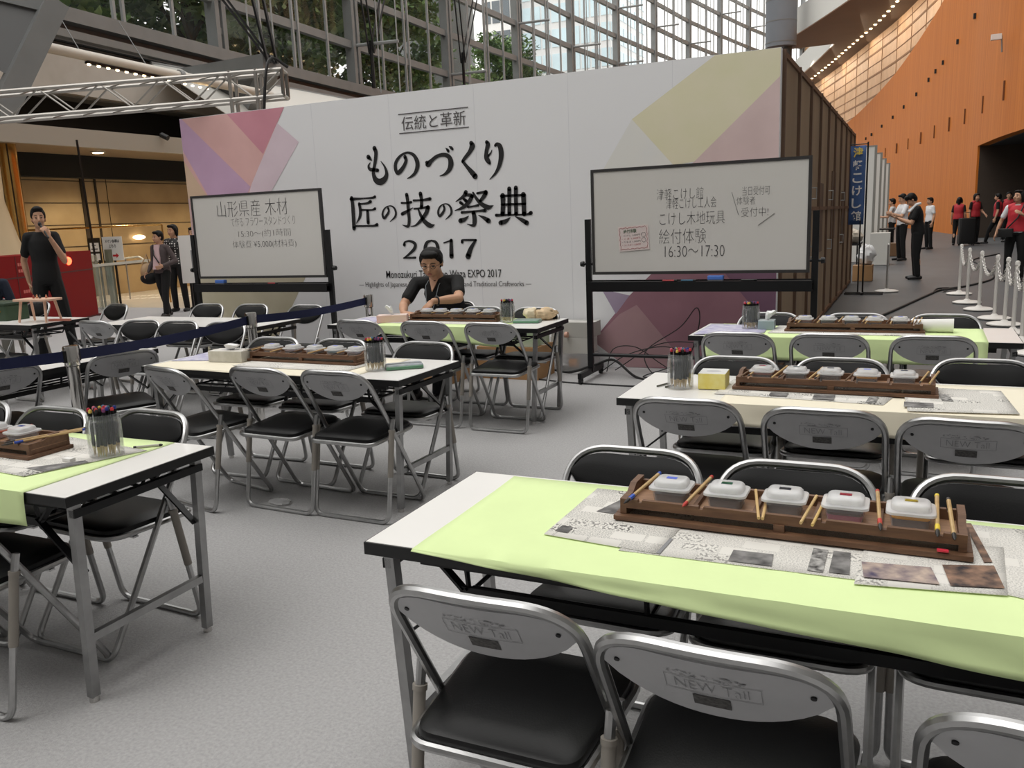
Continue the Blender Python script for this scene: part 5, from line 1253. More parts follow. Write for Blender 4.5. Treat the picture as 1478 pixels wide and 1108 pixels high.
    for q in ('L', 'R'):
        a, e, w2 = V['S'+q], V['E'+q], V['W'+q]
        limb(mb, [N.lerp(a, .45)+Vector((0,0,-0.015)), a], [.050*s, .058*s*w_])
        if sleeve == 'short': limb(mb, [a, a.lerp(e, .35), a.lerp(e, .66)], [.058*s*w_, .056*s*w_, .057*s*w_])
        elif sleeve == 'long': limb(mb, [a, a.lerp(e, .5), e], [.058*s*w_, .056*s*w_, .050*s*w_]); limb(mb, [e, e.lerp(w2, .5), e.lerp(w2, .95)], [.053*s*w_, .050*s*w_, .041*s*w_])
    link(topname, remeshed(mb, vox, 3), top, t, smooth=False)
    if vest:
        mb = MB(); eloft(mb, tors(0.026, -0.02)[:-1]+[(P.lerp(N, .97), .10*s, .085*s, S)]); 
        for q in ('L', 'R'): limb(mb, [N.lerp(V['S'+q], .3)+Vector((0,0,0.0)), N.lerp(V['S'+q], .78)+Vector((0,0,-.01))], [.06*s, .066*s])
        link('vest', remeshed(mb, vox, 3), vest, t, smooth=False)
    # trousers
    mb = MB(); eloft(mb, [(P.lerp(N, -0.12), .172*s, .118*s, Hx), (P.lerp(N, 0.0), .176*s, .124*s, Hx), (P.lerp(N, .16), .160*s, .118*s, Hx)])
    for q in ('L', 'R'):
        limb(mb, [V['H'+q], V['H'+q].lerp(V['K'+q], .5), V['K'+q]], [.098*s, .088*s, .068*s]); limb(mb, [V['K'+q], V['K'+q].lerp(V['A'+q], .5), V['A'+q].lerp(V['K'+q], .02)], [.068*s, .062*s, .056*s])
    link('trousers', remeshed(mb, vox, 3), legs or blackcl, t, smooth=False)
    for q in ('L', 'R'):
        fd = V['F'+q].normalized(); a = V['A'+q]; mb = MB()
        ground = max(0.0, a.z-0.085*s)
        limb(mb, [Vector((a.x, a.y, ground+0.042*s))-fd*0.05*s, Vector((a.x, a.y, ground+0.040*s))+fd*0.06*s, Vector((a.x, a.y, ground+0.034*s))+fd*0.155*s], [.042*s, .042*s, .033*s])
        for v in mb.bm.verts: v.co.z = max(v.co.z, ground+0.002)
        mb.build('shoe', shoe or shoem, t)
    # hair
    mb = MB(); mb.ell(h(0, 0.024, 0.042), (.084*s*hw, .096*s, .092*s), Hm); mb.ell(h(0, 0.058, 0.0), (.076*s*hw, .060*s, .078*s), Hm)
    mb.ell(h(0, -0.045, 0.090), (.066*s*hw, .046*s, .030*s), Hm)
    if hair in ('bob', 'long'):
        for sx in (-1, 1): limb(mb, [h(sx*.062, 0.0, .05), h(sx*.082, 0.012, -.02), h(sx*.078, 0.02, -.085 if hair == 'bob' else -.17)], [.030*s, .026*s, .020*s])
        limb(mb, [h(0, .07, .03), h(0, .075, -.09 if hair == 'bob' else -.18)], [.068*s, .05*s])
    if hair == 'fringe':
        mb.ell(h(0, -.052, .074), (.068*s, .042*s, .040*s), Hm); mb.ell(h(.03, -.066, .052), (.04*s, .028*s, .026*s), Hm)
    for sx in (-1, 1): mb.ell(h(sx*.073, 0.0, 0.035), (.014*s, .028*s, .04*s), Hm, 8, 6)
    link('hair', remeshed(mb, vox*0.8, 2), hairmat or hairm, t, smooth=False)
    # face
    for sx in (-1, 1):
        MB().ell(h(sx*.031, -.081, .000), (.014*s, .008*s, .0055*s), Hm, 8, 5).build('eye', M('dark_eyes', (34, 26, 24), 0.3), t)
        MB().tube([h(sx*.014, -.087, .022), h(sx*.030, -.086, .027), h(sx*.048, -.074, .021)], [.003*s, .0038*s, .0025*s], 6).build('eyebrow', hairmat or hairm, t)
    MB().ell(h(0, -.085, -.066), (.021*s, .008*s, .0065*s), Hm, 10, 6).build('lips', M('lips', (160, 96, 86), 0.5), t)
    t['_h'] = 1
    del t['_h']
    return t, V, h, Hm
PPL = {}
# seated man at the table
t, V, h, Hm = person('seated man in black V-neck T-shirt and glasses, reaching over the tubs', (-3.60, 6.20, 0), 0,
    dict(P=(.05,.16,.50), N=(-.05,.03,.995), H=(-.035,-.080,1.122), SL=(.14,.04,.965), SR=(-.255,.02,.950), EL=(.27,-.19,.84), WL=(.135,-.37,.835), ER=(-.285,-.16,.775), WR=(-.135,-.40,.738),
         HL=(.13,.12,.50), HR=(-.04,.12,.50), KL=(.15,-.30,.50), KR=(-.10,-.30,.50), AL=(.13,-.36,.085), AR=(-.12,-.34,.085)),
    top=M('black_tshirt', (15, 15, 16), 0.85), legs=M('dark_trousers', (30, 30, 34), 0.9), hair='short', yaw=14, pitch=16, vox=0.008, hw=1.2,
    hands={'L': (Vector((-.55, -.35, -.55)), Vector((-.3, .3, -1)), 0.55), 'R': (Vector((.85, -.25, -.02)), Vector((0, 0.1, -1)), 0.35)})
mb = MB()
for sx in (-1, 1):
    c = h(sx*.031, -.094, -.002); mb.tube([c+Hm @ Vector((.023*math.cos(a*PI/6), 0.002*abs(math.cos(a*PI/6)), .016*math.sin(a*PI/6))) for a in range(12)], .0018, 5, closed=True)
    mb.tube([h(sx*.054, -.090, .003), h(sx*.078, -.02, .006), h(sx*.079, .015, .0)], .0018, 5)
mb.tube([h(-.008, -.096, .002), h(.008, -.096, .002)], .0018, 5); mb.build('glasses', blackmetal, t)
mb = MB(); nb = V['N']; mb.tube([nb+Vector((-.062, .0, .012)), nb+Vector((-.068, -.085, -.06)), nb+Vector((-.03, -.155, -.22)), nb+Vector((.0, -.165, -.36))], .0035, 5); mb.tube([nb+Vector((.065, .0, .012)), nb+Vector((.058, -.085, -.06)), nb+Vector((.04, -.150, -.22)), nb+Vector((.0, -.165, -.36))], .0035, 5); mb.build('neck_strap', M('grey_strap', (130, 136, 140), 0.7), t)
mb = MB(); cN = nb+Vector((0, -.078, .005)); mb.prism([cN+Vector((-.048, .02, .0)), cN+Vector((.050, .02, .0)), cN+Vector((.006, -.036, -.115))], (0, .012, .0)); mb.build('v_neckline', skin, t)
mb = MB(); w0 = V['WL']; e0 = (V['EL']-V['WL']).normalized(); q = e0.to_track_quat('Z', 'Y').to_matrix(); mb.tube([w0+e0*.035+q @ Vector((.035*math.cos(a*PI/6), .035*math.sin(a*PI/6), 0)) for a in range(12)], .007, 6, closed=True); mb.ell(w0+e0*.035+Vector((0, -.006, .033)), (.017, .017, .007)); mb.build('wrist_watch', blackpl, t)
# tall man with a microphone
t, V, h, Hm = person('tall man in black T-shirt holding a microphone to his mouth before the red cabinet', (-8.95, 6.47, 0), 50,
    dict(EL=(.245,-.10,1.12), WL=(.11,-.20,1.37), WR=(-.22,.08,.90), ER=(-.25,.09,1.13), KL=(.17,-.03,.49), KR=(-.14,-.02,.49), AL=(.22,0.02,.085), AR=(-.17,.02,.085)), s=1.075,
    top=M('black_tshirt', (15, 15, 16), 0.85), legs=blackcl, yaw=8, pitch=-4, hair='short', hands={'L': (Vector((-.45, -.1, .8)), Vector((-.5, .8, 0)), 1.0)})
t.scale = (.80, .92, 1)
mb = MB(); m0 = V['WL']+Vector((-.055, -.04, .09)); m1 = h(0.0, -.13, -.07); mb.cyl(m0+Vector((.05,-.04,-.10)), m1, .012, .015); mb.ell(m1, (.025, .025, .025)); mb.build('microphone', blackpl, t)
# women on the left
greyj = M('brown_grey_jacket', (82, 72, 72), 0.9, var=0.08, scale=30); pinks = M('pale_pink_shirt', (206, 176, 178), 0.8)
t, V, h, Hm = person('woman in brown-grey jacket over pink shirt with tan shoulder bag, walking', (-11.95, 10.85, 0), 8,
    dict(WR=(-.26,-.10,.90), EL=(.30,.06,1.10), WL=(.16,-.14,1.02), KL=(.10,-.10,.50), AL=(.12,-.16,.10), KR=(-.09,.05,.49), AR=(-.10,.18,.10)), s=.90, top=greyj, sleeve='long', topname='jacket', hair='short', female=True, yaw=-22, pitch=0, hem=.06)
mb = MB(); P_, N_ = V['P'], V['N']; mb.prism([N_+Vector((-.05,-.09,.0)), N_+Vector((.05,-.09,.0)), P_+Vector((.075,-.150,.02)), P_+Vector((-.075,-.150,.02))], (0, .03, 0)); mb.build('pink_shirt', pinks, t, smooth=False)
MB().tube([N_+Vector((-.10,-.05,.0)), N_.lerp(P_, .4)+Vector((-.02,-.155,0)), P_+Vector((.14,-.13,.0))], .012, 6).build('bag_strap', blackpl, t)
tanbag = M('tan_bag_leather', (170, 140, 106), 0.6)
mb = MB(); mb.ell((-.33*.9, -.02, .80), (.10, .14, .17)); mb.build('shoulder_bag', tanbag, t); MB().ell((-.30*.9, -.02, .70), (.15, .16, .11)).build('black_bag', blackcl, t)
MB().tube([(-.33, -.10, .95), (-.28, -.02, 1.12), (-.30, .06, .95)], .012, 6).build('bag_handle', tanbag, t)
dots = bpy.data.materials.new('polka_dot_cloth'); dots.use_nodes = True; nt = dots.node_tree
v_ = nt.nodes.new('ShaderNodeTexVoronoi'); v_.inputs['Scale'].default_value = 22; v_.inputs['Randomness'].default_value = 0.15; tc_ = nt.nodes.new('ShaderNodeTexCoord'); nt.links.new(tc_.outputs['Object'], v_.inputs['Vector'])
r_ = nt.nodes.new('ShaderNodeValToRGB'); r_.color_ramp.interpolation = 'CONSTANT'; r_.color_ramp.elements[0].color = (.7, .68, .66, 1); r_.color_ramp.elements[1].position = 0.28; r_.color_ramp.elements[1].color = (.012, .011, .011, 1)
nt.links.new(v_.outputs['Distance'], r_.inputs[0]); nt.links.new(r_.outputs[0], nt.nodes['Principled BSDF'].inputs['Base Color'])
person('woman in black top with white dots walking behind the jacketed woman', (-12.55, 11.75, 0), 20, None, s=.965, top=dots, sleeve='long', hair='bob', female=True, yaw=-20)
person('person mostly hidden by the white panel beside the left whiteboard', (-12.45, 12.15, 0), 20, dict(EL=(.24,-.06,1.08), WL=(.12,-.24,1.05), ER=(-.24,-.06,1.08), WR=(-.12,-.24,1.05)), s=.93, top=blackcl, sleeve='long', hair='short', yaw=-5)
t = thing('display_panel', 'white carried panel left of the left whiteboard, hiding a person', 'panel', (-11.93, 11.45, 0), R(22))
MB().box(-.14, -.012, .56, .15, .012, 1.42).build('panel_board', paperw, t, smooth=False); MB().box(.07, -.016, .80, .15, -.010, 1.15).build('grey_print', greyprint, t, smooth=False)
MB().box(-.02, .0, 0, .02, .02, .6).build('stand_leg', blackmetal, t, smooth=False)
person('person in dark navy jacket and grey trousers at the left picture edge', (-9.60, 6.15, 0), 60, dict(P=(0,.05,.52), N=(0,-.02,1.02), H=(0,-.06,1.16), SL=(.19,-.02,.97), SR=(-.19,-.02,.97), EL=(.25,-.06,.72), ER=(-.25,-.06,.72), WL=(.2,-.26,.66), WR=(-.2,-.26,.66), HL=(.09,0,.5), HR=(-.09,0,.5), KL=(.12,-.42,.5), KR=(-.12,-.42,.5), AL=(.12,-.4,.085), AR=(-.12,-.4,.085)),
    top=M('navy_jacket', (34, 42, 58), 0.9), sleeve='long', topname='jacket', legs=M('grey_trousers', (120, 118, 112), 0.9), s=1.0)
chair(-9.68, 6.30, R(238), 'folding chair under the person in the navy jacket, beyond the picture edge', G7)
# men in the corridor
t, V, h, Hm = person('man in white shirt and black trousers standing at the booths, facing left', (-.262, 24.6, 0), -62, dict(EL=(.2,-.12,1.12), WL=(.1,-.32,1.20), ER=(-.2,-.10,1.12), WR=(-.06,-.32,1.18)), top=M('white_shirt', (226, 226, 228), 0.8), hair='short', pitch=14, s=1.02)
t, V, h, Hm = person('man in black T-shirt bending over the phone in his hands, towel round his neck', (.085, 18.3, 0), -82,
    dict(N=(0,-.05,1.42), H=(0,-.14,1.545), EL=(.20,-.14,1.10), WL=(.06,-.36,1.20), ER=(-.20,-.14,1.10), WR=(-.06,-.36,1.20), SL=(.19,-.04,1.37), SR=(-.19,-.04,1.37)), top=M('black_tshirt', (15, 15, 16), 0.85), hair='fringe', pitch=34, s=.99,
    hands={'L': (Vector((-.3, -.8, .25)), Vector((-.3, 0, 1)), .8), 'R': (Vector((.3, -.8, .25)), Vector((.3, 0, 1)), .8)})
mb = MB(); N_ = V['N']; mb.tube([N_+Vector((.07,-.12,-.10)), N_+Vector((.085,-.01,.03)), N_+Vector((0,.07,.05)), N_+Vector((-.085,-.01,.03)), N_+Vector((-.07,-.12,-.10))], .026, 8); mb.build('towel', tissuem, t)
mb = MB(); c = (V['WL']+V['WR'])/2+Vector((0,-.10,.05)); mb.box(c.x-.036, c.y-.07, c.z-.005, c.x+.036, c.y+.07, c.z+.005); mb.build('phone', blackpl, t, smooth=False)
person('distant person in white top half hidden behind the man with the phone', (.47, 30.5, 0), -60, None, s=.97, top=M('white_shirt', (226, 226, 228), 0.8), hair='short')
person('distant person in dark clothes at the booth behind the white-shirted man', (-.62, 30.0, 0), -90, dict(EL=(.2,-.12,1.1), WL=(.1,-.3,1.1)), s=.98, top=M('pale_grey_shirt', (200, 200, 200), .8), hair='short')
redv = M('red_vest', (196, 44, 56), 0.7); redv2 = M('dim_red_vest', (176, 40, 50), 0.7)
t, V, h, Hm = person('woman in red vest over white shirt, black bag strap across, hand raised', (1.70, 17.84, 0), -12,
    dict(EL=(.25,-.05,1.12), WL=(.10,-.20,1.24), ER=(-.27,.03,1.12), WR=(-.33,-.03,.90), KL=(.11,-.02,.49), KR=(-.11,-.02,.49)), s=.96, top=M('white_shirt', (226, 226, 228), 0.8), vest=redv, hair='bob', female=True, yaw=-35, pitch=-12)
MB().tube([V['N']+Vector((.10,-.06,.0)), V['N'].lerp(V['P'], .5)+Vector((.02,-.165,0)), V['P']+Vector((-.16,-.13,.03))], .014, 6).build('bag_strap', blackpl, t)
MB().rbox(-.15, -.17, .80, .95, .24, .09, .03, .01).build('waist_bag', blackpl, t)
person('woman in red vest and black sleeves seen from behind, leftmost of the distant group', (1.40, 33.0, 0), 165, None, s=.96, top=blackcl, vest=redv2, hair='bob', female=True)
t, V, h, Hm = person('woman in red vest with a black suitcase in the distant group', (1.92, 33.4, 0), 40, dict(EL=(.25,-.02,1.1), WL=(.22,-.2,.98)), s=1.02, top=blackcl, vest=redv2, hair='bob', female=True)
person('person in red vest striding behind the woman with the suitcase', (2.60, 33.6, 0), -100, dict(KL=(.1,-.2,.50), AL=(.1,-.30,.09), KR=(-.1,.08,.5), AR=(-.1,.33,.12)), s=1.0, top=blackcl, vest=redv2, hair='short')
person('distant person at the right of the red-vested group, head above a shoulder', (3.05, 35.2, 0), 0, None, s=1.03, top=blackcl, vest=redv2, hair='short')
t = thing('suitcase', 'black wheeled suitcase standing by the red-vested group', 'suitcase', (1.66, 32.7, 0), R(10))
MB().rbox(0, 0, .06, .92, .52, .34, .06, .03).build('case_body', blackpl, t); MB().tube([(-.1,.12,.9),(-.1,.12,1.1),(.1,.12,1.1),(.1,.12,.9)], .012, 6).build('handle', blackmetal, t)
mb = MB()
for sx in (-.2, .2):
    for sy in (-.12, .12): mb.cyl((sx-.015, sy, .03), (sx+.015, sy, .03), .03, n=10)
mb.build('wheel', blackpl, t)

# ================================================================== BELT POSTS, CHAIN POSTS
beltm = M('navy_belt_webbing', (20, 28, 68), 0.8, bump=0.1, bscale=200)
beltedge = M('pale_belt_edge', (206, 206, 210), 0.7)
posts = [(-4.10, 3.04), (-4.26, 4.61), (-4.19, 5.97)]
labs = ['chrome belt post nearest the camera beside the sideways chairs', 'chrome belt post behind the middle left table', 'chrome belt post close to the backdrop, left of the pink tissue box']
ends = [(-5.6, 1.0)]+posts[:-1]
for (x, y), lab, (px, py) in zip(posts, labs, ends):
    t = thing('belt_post', lab, 'belt post', (x, y, 0))
    MB().lathe((0,0,0), [(0.16,0),(0.16,0.012),(0.14,0.022),(0.04,0.03)], 28).build('base', steel, t)
    MB().lathe((0,0,0), [(0.033,0.02),(0.033,0.765)], 22).build('pole', chrome, t)
    MB().lathe((0,0,0), [(0.030,0.765),(0.040,0.770),(0.040,0.868),(0.036,0.876),(0.002,0.878)], 22).build('head', chrome, t)
    mb = MB(); mb.box(-0.012, -0.048, 0.79, 0.012, -0.036, 0.855); mb.box(-0.012, 0.036, 0.79, 0.012, 0.048, 0.855); mb.build('belt_clip', blackpl, t, smooth=False)
    a = Vector((0, -0.045, 0.0)); d = Vector((px-x, py-y, 0)); b = d-d.normalized()*0.045; n = 14; rows = []
    for i in range(n+1):
        p = a.lerp(b, i/n); z = 0.823-0.02*math.sin(PI*i/n); rows.append([p+Vector((0,0,z-0.029)), p+Vector((0,0,z+0.026)), p+Vector((0,0,z+0.029))])
    o = MB().loft(rows, closed_u=False, cap=False).build('belt', beltm, t, smooth=False); m = o.modifiers.new('t', 'SOLIDIFY'); m.thickness = 0.002
whp = M('white_plastic_post', (226, 222, 216), 0.45)
def chain_links(mb, a, b, sag, r=0.006, L=0.05):
    n = max(4, int((b-a).length*1.35/(L*0.78))); P = []
    for i in range(n+1):
        u = i/n; p = a.lerp(b, u); p.z -= sag*4*u*(1-u); P.append(p)
    for i in range(n):
        c = (P[i]+P[i+1])/2; d = (P[i+1]-P[i]).normalized(); s_ = d.orthogonal().normalized() if i % 2 else d.cross(d.orthogonal()).normalized()
        mb.tube([c+d*(L*.5*math.cos(k*PI/4))+s_*(0.016*math.sin(k*PI/4)) for k in range(8)], r, 4, closed=True)
WP = [(0.72, 15.3), (0.765, 13.95), (0.865, 13.05), (0.975, 12.05), (1.035, 11.45), (1.06, 10.75), (1.075, 10.05), (1.13, 9.25)]
wl = ['farthest white chain post of the row, beside the floor cable', 'second farthest white chain post, by the cable loop', 'white chain post with a full round base in view, third from far end', 'fourth white chain post from the far end, base beside the black chair back', 'fifth white chain post from the far end of the row', 'sixth white chain post from far end, standing close behind the table corner', 'seventh white chain post, thick in view above the table corner', 'white chain post nearest the right picture edge']
for k, ((x, y), lab) in enumerate(zip(WP, wl)):
    t = thing('chain_post', lab, 'chain post', (x, y, 0), 0, 'white chain posts')
    MB().lathe((0,0,0), [(0.19,0),(0.19,0.012),(0.15,0.026),(0.05,0.036),(0.024,0.06)], 26).build('base', whp, t)
    MB().lathe((0,0,0), [(0.021,0.05),(0.021,0.75)], 14).build('pole', whp, t)
    MB().lathe((0,0,0), [(0.026,0.745),(0.026,0.775),(0.018,0.79),(0.002,0.795)], 14).build('cap', whp, t)
    if k+1 < len(WP):
        mb = MB(); chain_links(mb, Vector((0,0,0.765)), Vector((WP[k+1][0]-x, WP[k+1][1]-y, 0.765)), 0.26); mb.build('chain', whp, t)
t = thing('chain_post', 'lone pale post with round base beside the blue banner', 'chain post', (-.36, 15.75, 0), 0, 'white chain posts')
MB().lathe((0,0,0), [(0.19,0),(0.19,0.012),(0.15,0.026),(0.05,0.036),(0.018,0.05)], 26).build('base', whp, t); MB().lathe((0,0,0), [(0.016,0.04),(0.016,0.78)], 12).build('pole', M('translucent_grey_pole', (150, 146, 142), .4), t); MB().ell((0,0,.79), (.022,.022,.02)).build('cap', whp, t)

# ================================================================== RIGHT SIDE: BANNER, BOOTHS
t = thing('banner_flag', 'tall blue cloth banner with white Japanese lettering on a black stand', 'banner', (-.80, 15.4, 0))
mb = MB(); rows = []
for i in range(8):
    u = i/7; rows.append([Vector((-.19+.24*u, .012*math.sin(u*5+v*.8), 1.15+1.28*v/8)) for v in range(9)])
o = mb.loft(rows, closed_u=False, cap=False).build('cloth', M('blue_banner_cloth', (72, 100, 150), .8, var=.12, scale=6), t); m = o.modifiers.new('t', 'SOLIDIFY'); m.thickness = .003
ff = lambda u, v: Vector((u, -.022, v))
for k, ch in enumerate('津軽こけし館'):
    text(ch, -.145, .005, 2.24-.205*k, 2.40-.205*k, 'banner_lettering', M('banner_yellow', (226, 200, 90), .7) if k < 1 else paperw, t, ff, .02)
mb = MB(); mb.cyl((.075,0,0.02), (.075,0,2.48), .014); mb.cyl((-.19,0,2.45), (.075,0,2.45), .008); mb.cyl((.0,0,0.02), (.0,0,1.25), .012); mb.build('pole', blackmetal, t)
mb = MB(); mb.box(-.2,-.02,0,.40,.02,.025); mb.box(-.2,-.25,0,.40,-.21,.025); mb.box(.05,-.25,0,.09,.25,.02); mb.build('stand', blackmetal, t, smooth=False)
boothw = M('white_booth_panel', (216, 214, 208), .6); alu = M('aluminium_profile', (150, 148, 142), .4, .5)
bl = ['white booth partition closest behind the blue banner', 'second white booth partition along the corridor', 'third white booth partition along the corridor', 'farthest white booth partition along the corridor']
for (y, z), lab in zip(((24, 2.93), (28, 2.96), (32, 2.98), (37, 3.04)), bl):
    t = thing('booth_partition', lab, 'partition', (-.93, y, 0), 0, 'white booth partitions'); MB().box(-2.6, -.02, .02, -.04, .02, z).build('panel', boothw, t, smooth=False)
    mb = MB(); mb.box(-.04,-.035,0,.02,.035,z+.03); mb.box(-2.6,-.03,z,-.04,.03,z+.03); mb.build('profile', alu, t, smooth=False)
def boxy(name, lab, cat, loc, dims, mat, rz=0, lid=None, label=None):
    t = thing(name, lab, cat, loc, R(rz)); x, y, z = dims
    MB().box(-x/2,-y/2,0,x/2,y/2,z).build('box_body', mat, t, smooth=False)
    mb = MB(); mb.box(-x/2-.003,-.02,z,x/2+.003,.02,z+.002); mb.build('tape_strip', lid or paperw, t, smooth=False)
    return t
card = M('brown_cardboard', (166, 128, 88), .8, var=.05, scale=6); cardw = M('grey_white_cardboard', (196, 194, 188), .7)
boxy('carton', 'brown carton on the floor below the white plastic bag by the booths', 'box', (-.86, 18.2, 0), (.36, .5, .30), card)
lump('plastic_bag', 'white plastic bag on the carton beside the blue banner', 'bag', (-.80, 18.2, .302), (.16, .18, .20), M('white_bag_film', (222, 222, 222), .4), 3)
boxy('pale_cabinet', 'grey-white box cabinet in front of the second booth partition', 'cabinet', (-.72, 23.2, 0), (.45, .6, .78), cardw)
boxy('wooden_case', 'brown case on the floor at the third booth partition', 'box', (-.58, 27.2, 0), (.5, .7, .36), M('brown_case', (112, 84, 58), .7))
t = thing('booth_table', 'dark booth table with goods behind the blue banner', 'table', (-1.25, 18.9, 0)); MB().box(-.5,-.6,.68,.30,.6,.72).build('table_top', blackpl, t, smooth=False)
for sx in (-.45, .26):
    for sy in (-.55, .55): MB().box(sx-.015, sy-.015, 0, sx+.015, sy+.015, .68).build('leg', blackmetal, t, smooth=False)
lump('goods_heap', 'heap of pale wrapped goods on the dark booth table', 'goods', (-1.15, 18.6, .722), (.24, .3, .14), M('pale_wrapping', (190, 180, 164), .6, var=.25, scale=12), 8)
t = thing('booth_table', 'dark booth table at the farthest partition beside the dark-clothed person', 'table', (-.95, 29.2, 0)); MB().box(-.5,-.5,.70,.45,.5,.74).build('table_top', blackpl, t, smooth=False)
for sx in (-.45, .4):
    for sy in (-.45, .45): MB().box(sx-.015, sy-.015, 0, sx+.015, sy+.015, .70).build('leg', blackmetal, t, smooth=False)
cab = M('black_cable_rubber', (26, 25, 25), .6)
def cable(pts, r, lab): return tag(MB().tube(crom(pts, 8), r, 6).build('floor_cable', cab, None), lab, 'cable')
cable([(-1.0,9.5,.006),(-.5,11.4,.006),(-.19,12.8,.006),(.28,15.1,.006),(.50,16.0,.006),(.96,16.85,.006),(1.45,18.6,.006),(1.5,21.7,.006),(1.43,24.4,.006),(2.2,27,.006)], .016, 'black cable bundle running along the corridor floor past the chain posts')
cable([(.35,15.4,.006),(.42,15.9,.03),(.62,16.3,.006),(.5,15.7,.03),(.75,16.2,.006)], .014, 'loop of black cable on the corridor floor by the farthest chain post')
cable([(-3.9,7.0,.008),(-3.17,6.95,.008),(-2.72,6.85,.008),(-2.2,6.82,.008),(-1.84,6.84,.008),(-1.3,6.70,.008)], .007, 'thin black cable on the carpet in front of the large whiteboard')
cable([(-3.3,7.55,.012),(-2.9,7.30,.012),(-2.62,7.25,.10),(-2.45,7.32,.14),(-2.2,7.2,.012),(-1.9,7.05,.012),(-1.4,6.95,.012)], .012, 'thicker black cable climbing over the large whiteboard foot')
cable([(-2.55,7.40,.012),(-2.5,7.45,.22),(-2.3,7.5,.24),(-2.1,7.55,.10),(-1.95,7.5,.01),(-2.1,7.4,.01),(-2.2,7.5,.2),(-1.9,7.6,.42),(-1.75,7.6,.60),(-1.72,7.58,.45),(-1.8,7.45,.14),(-2.0,7.4,.012)], .005, 'thin wire arching up against the lower purple print of the backdrop')
cable([(-2.6,7.35,.012),(-2.35,7.4,.18),(-2.05,7.5,.25),(-1.85,7.48,.2),(-1.9,7.4,.1),(-2.15,7.3,.012),(-2.1,7.2,.012)], .005, 'tangled thin wire under the large whiteboard')
cable([(-2.5,7.5,.012),(-2.1,7.56,.26),(-1.7,7.55,.28),(-1.5,7.5,.2),(-1.4,7.4,.012)], .005, 'thin wire looping over the whiteboard cross bar')
boxy('grey_carton', 'lower grey-white carton against the backdrop left of the large whiteboard', 'box', (-2.93, 7.55, .17), (.40, .22, .155), cardw)
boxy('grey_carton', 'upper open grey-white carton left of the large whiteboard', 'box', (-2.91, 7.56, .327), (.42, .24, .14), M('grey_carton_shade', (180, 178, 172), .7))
t = thing('clear_case', 'clear plastic case with an orange roll inside, under the grey cartons', 'case', (-2.92, 7.55, 0)); MB().rbox(0, 0, 0, .168, .42, .24, .01).build('case_wall', bagpl, t); MB().cyl((-.03,-.06,.07), (.05,-.06,.07), .045, n=18).build('orange_roll', M('orange_tape_roll', (232, 150, 40), .5), t)
o = MB().tube([(0,0,0),(.03,.0,0)], .028, 14).build('tape_roll', M('salmon_tape', (206, 160, 140), .5), None); o.location = (-2.965, 7.405, .355); tag(o, 'small salmon tape roll hanging on the grey cartons', 'tape')
boxy('brown_box', 'brown cardboard box on the floor behind the seated man\'s table', 'box', (-3.35, 7.1, 0), (.62, .40, .30), card)
boxy('white_print_box', 'white box with green print on the brown box behind the seated man\'s table', 'box', (-3.30, 7.1, .304), (.46, .34, .26), M('white_green_carton', (206, 208, 198), .7, c2=(150, 172, 130), scale=5))
boxy('brown_box', 'brown cardboard box under the left half of the seated man\'s table', 'box', (-4.02, 6.75, 0), (.55, .4, .34), card)

# ================================================================== LEFT SIDE: CABINET, SIGNS, RAILING, TRUSS
redm = M('red_cabinet_paint', (128, 12, 15), .6, spec=.15); darkred = M('dark_red_gap', (80, 14, 16), .6)
t = thing('red_cabinet', 'long red fire cabinet with a lit red lamp behind the man with the microphone', 'cabinet', (-13.9, 11.0, 0), R(117.4))
MB().box(-4.6, 0, .03, 0, .7, 1.215).build('cabinet_body', redm, t, smooth=False)
mb = MB(); mb.box(-4.6,-.004,.86,0,.0,.885); mb.box(-2.62,-.004,.04,-2.60,0,1.2); mb.box(-4.6,0,0,0,.7,.03); mb.build('door_gap', darkred, t, smooth=False)
lampr = M('red_signal_lamp', (255, 70, 40), .3, emit=4.0)
MB().lathe((0,0,0), [(.075,0),(.06,.03),(.03,.05),(.002,.055)], 18).build('signal_lamp', lampr, t); L_ = t.children[-1]; L_.location = (-.41, -.002, 1.06); L_.rotation_euler = (PI/2, 0, 0)
MB().lathe((0,0,0), [(.10,0),(.10,.02),(.07,.03),(.03,.035),(.002,.036)], 18).build('alarm_bell', darkred, t); L_ = t.children[-1]; L_.location = (-.91, -.002, 1.06); L_.rotation_euler = (PI/2, 0, 0)
for z, xx in ((1.05, -2.56), (.95, -2.56), (.62, -2.5), (.40, -2.45)):
    mb = MB()
    for k in range(4): mb.box(xx+.07*k, -.004, z, xx+.07*k+.05, -.001, z+.05)
    mb.build('faint_lettering', M('faint_red_marking', (206, 110, 100), .6), t, smooth=False)
t = thing('brass_rail', 'thin brass rail running above and behind the red cabinet', 'rail', (-13.9, 11.0, 0))
MB().tube([(-4.6,1.0,1.66),(-.6,2.3,1.66)], .02, 8).build('rail_bar', gold, t)
for q in ((-4.5,1.03), (-.6,2.3)): MB().tube([(q[0],q[1],1.66),(q[0],q[1],0.0)], .02, 8).build('rail_post', gold, t)
t = thing('glass_railing', 'glass railing with pale handrail and grey end post beside the red cabinet', 'railing', (0,0,0))
MB().box(-14.95, 11.75, .03, -14.70, 11.77, 1.10).build('glass_pane', railglass, t, smooth=False)
MB().bar((-14.62, 11.6, .90), (-14.55, 12.9, .93), .05, .05).build('handrail', M('pale_handrail', (206, 206, 196), .4), t, smooth=False)
MB().box(-14.76, 12.0, 0, -14.66, 12.1, 1.2).build('end_post', M('grey_green_post', (110, 114, 100), .4, .3), t, smooth=False)
MB().box(-14.62, 11.62, .03, -14.60, 12.0, .88).build('glass_pane', railglass, t, smooth=False)
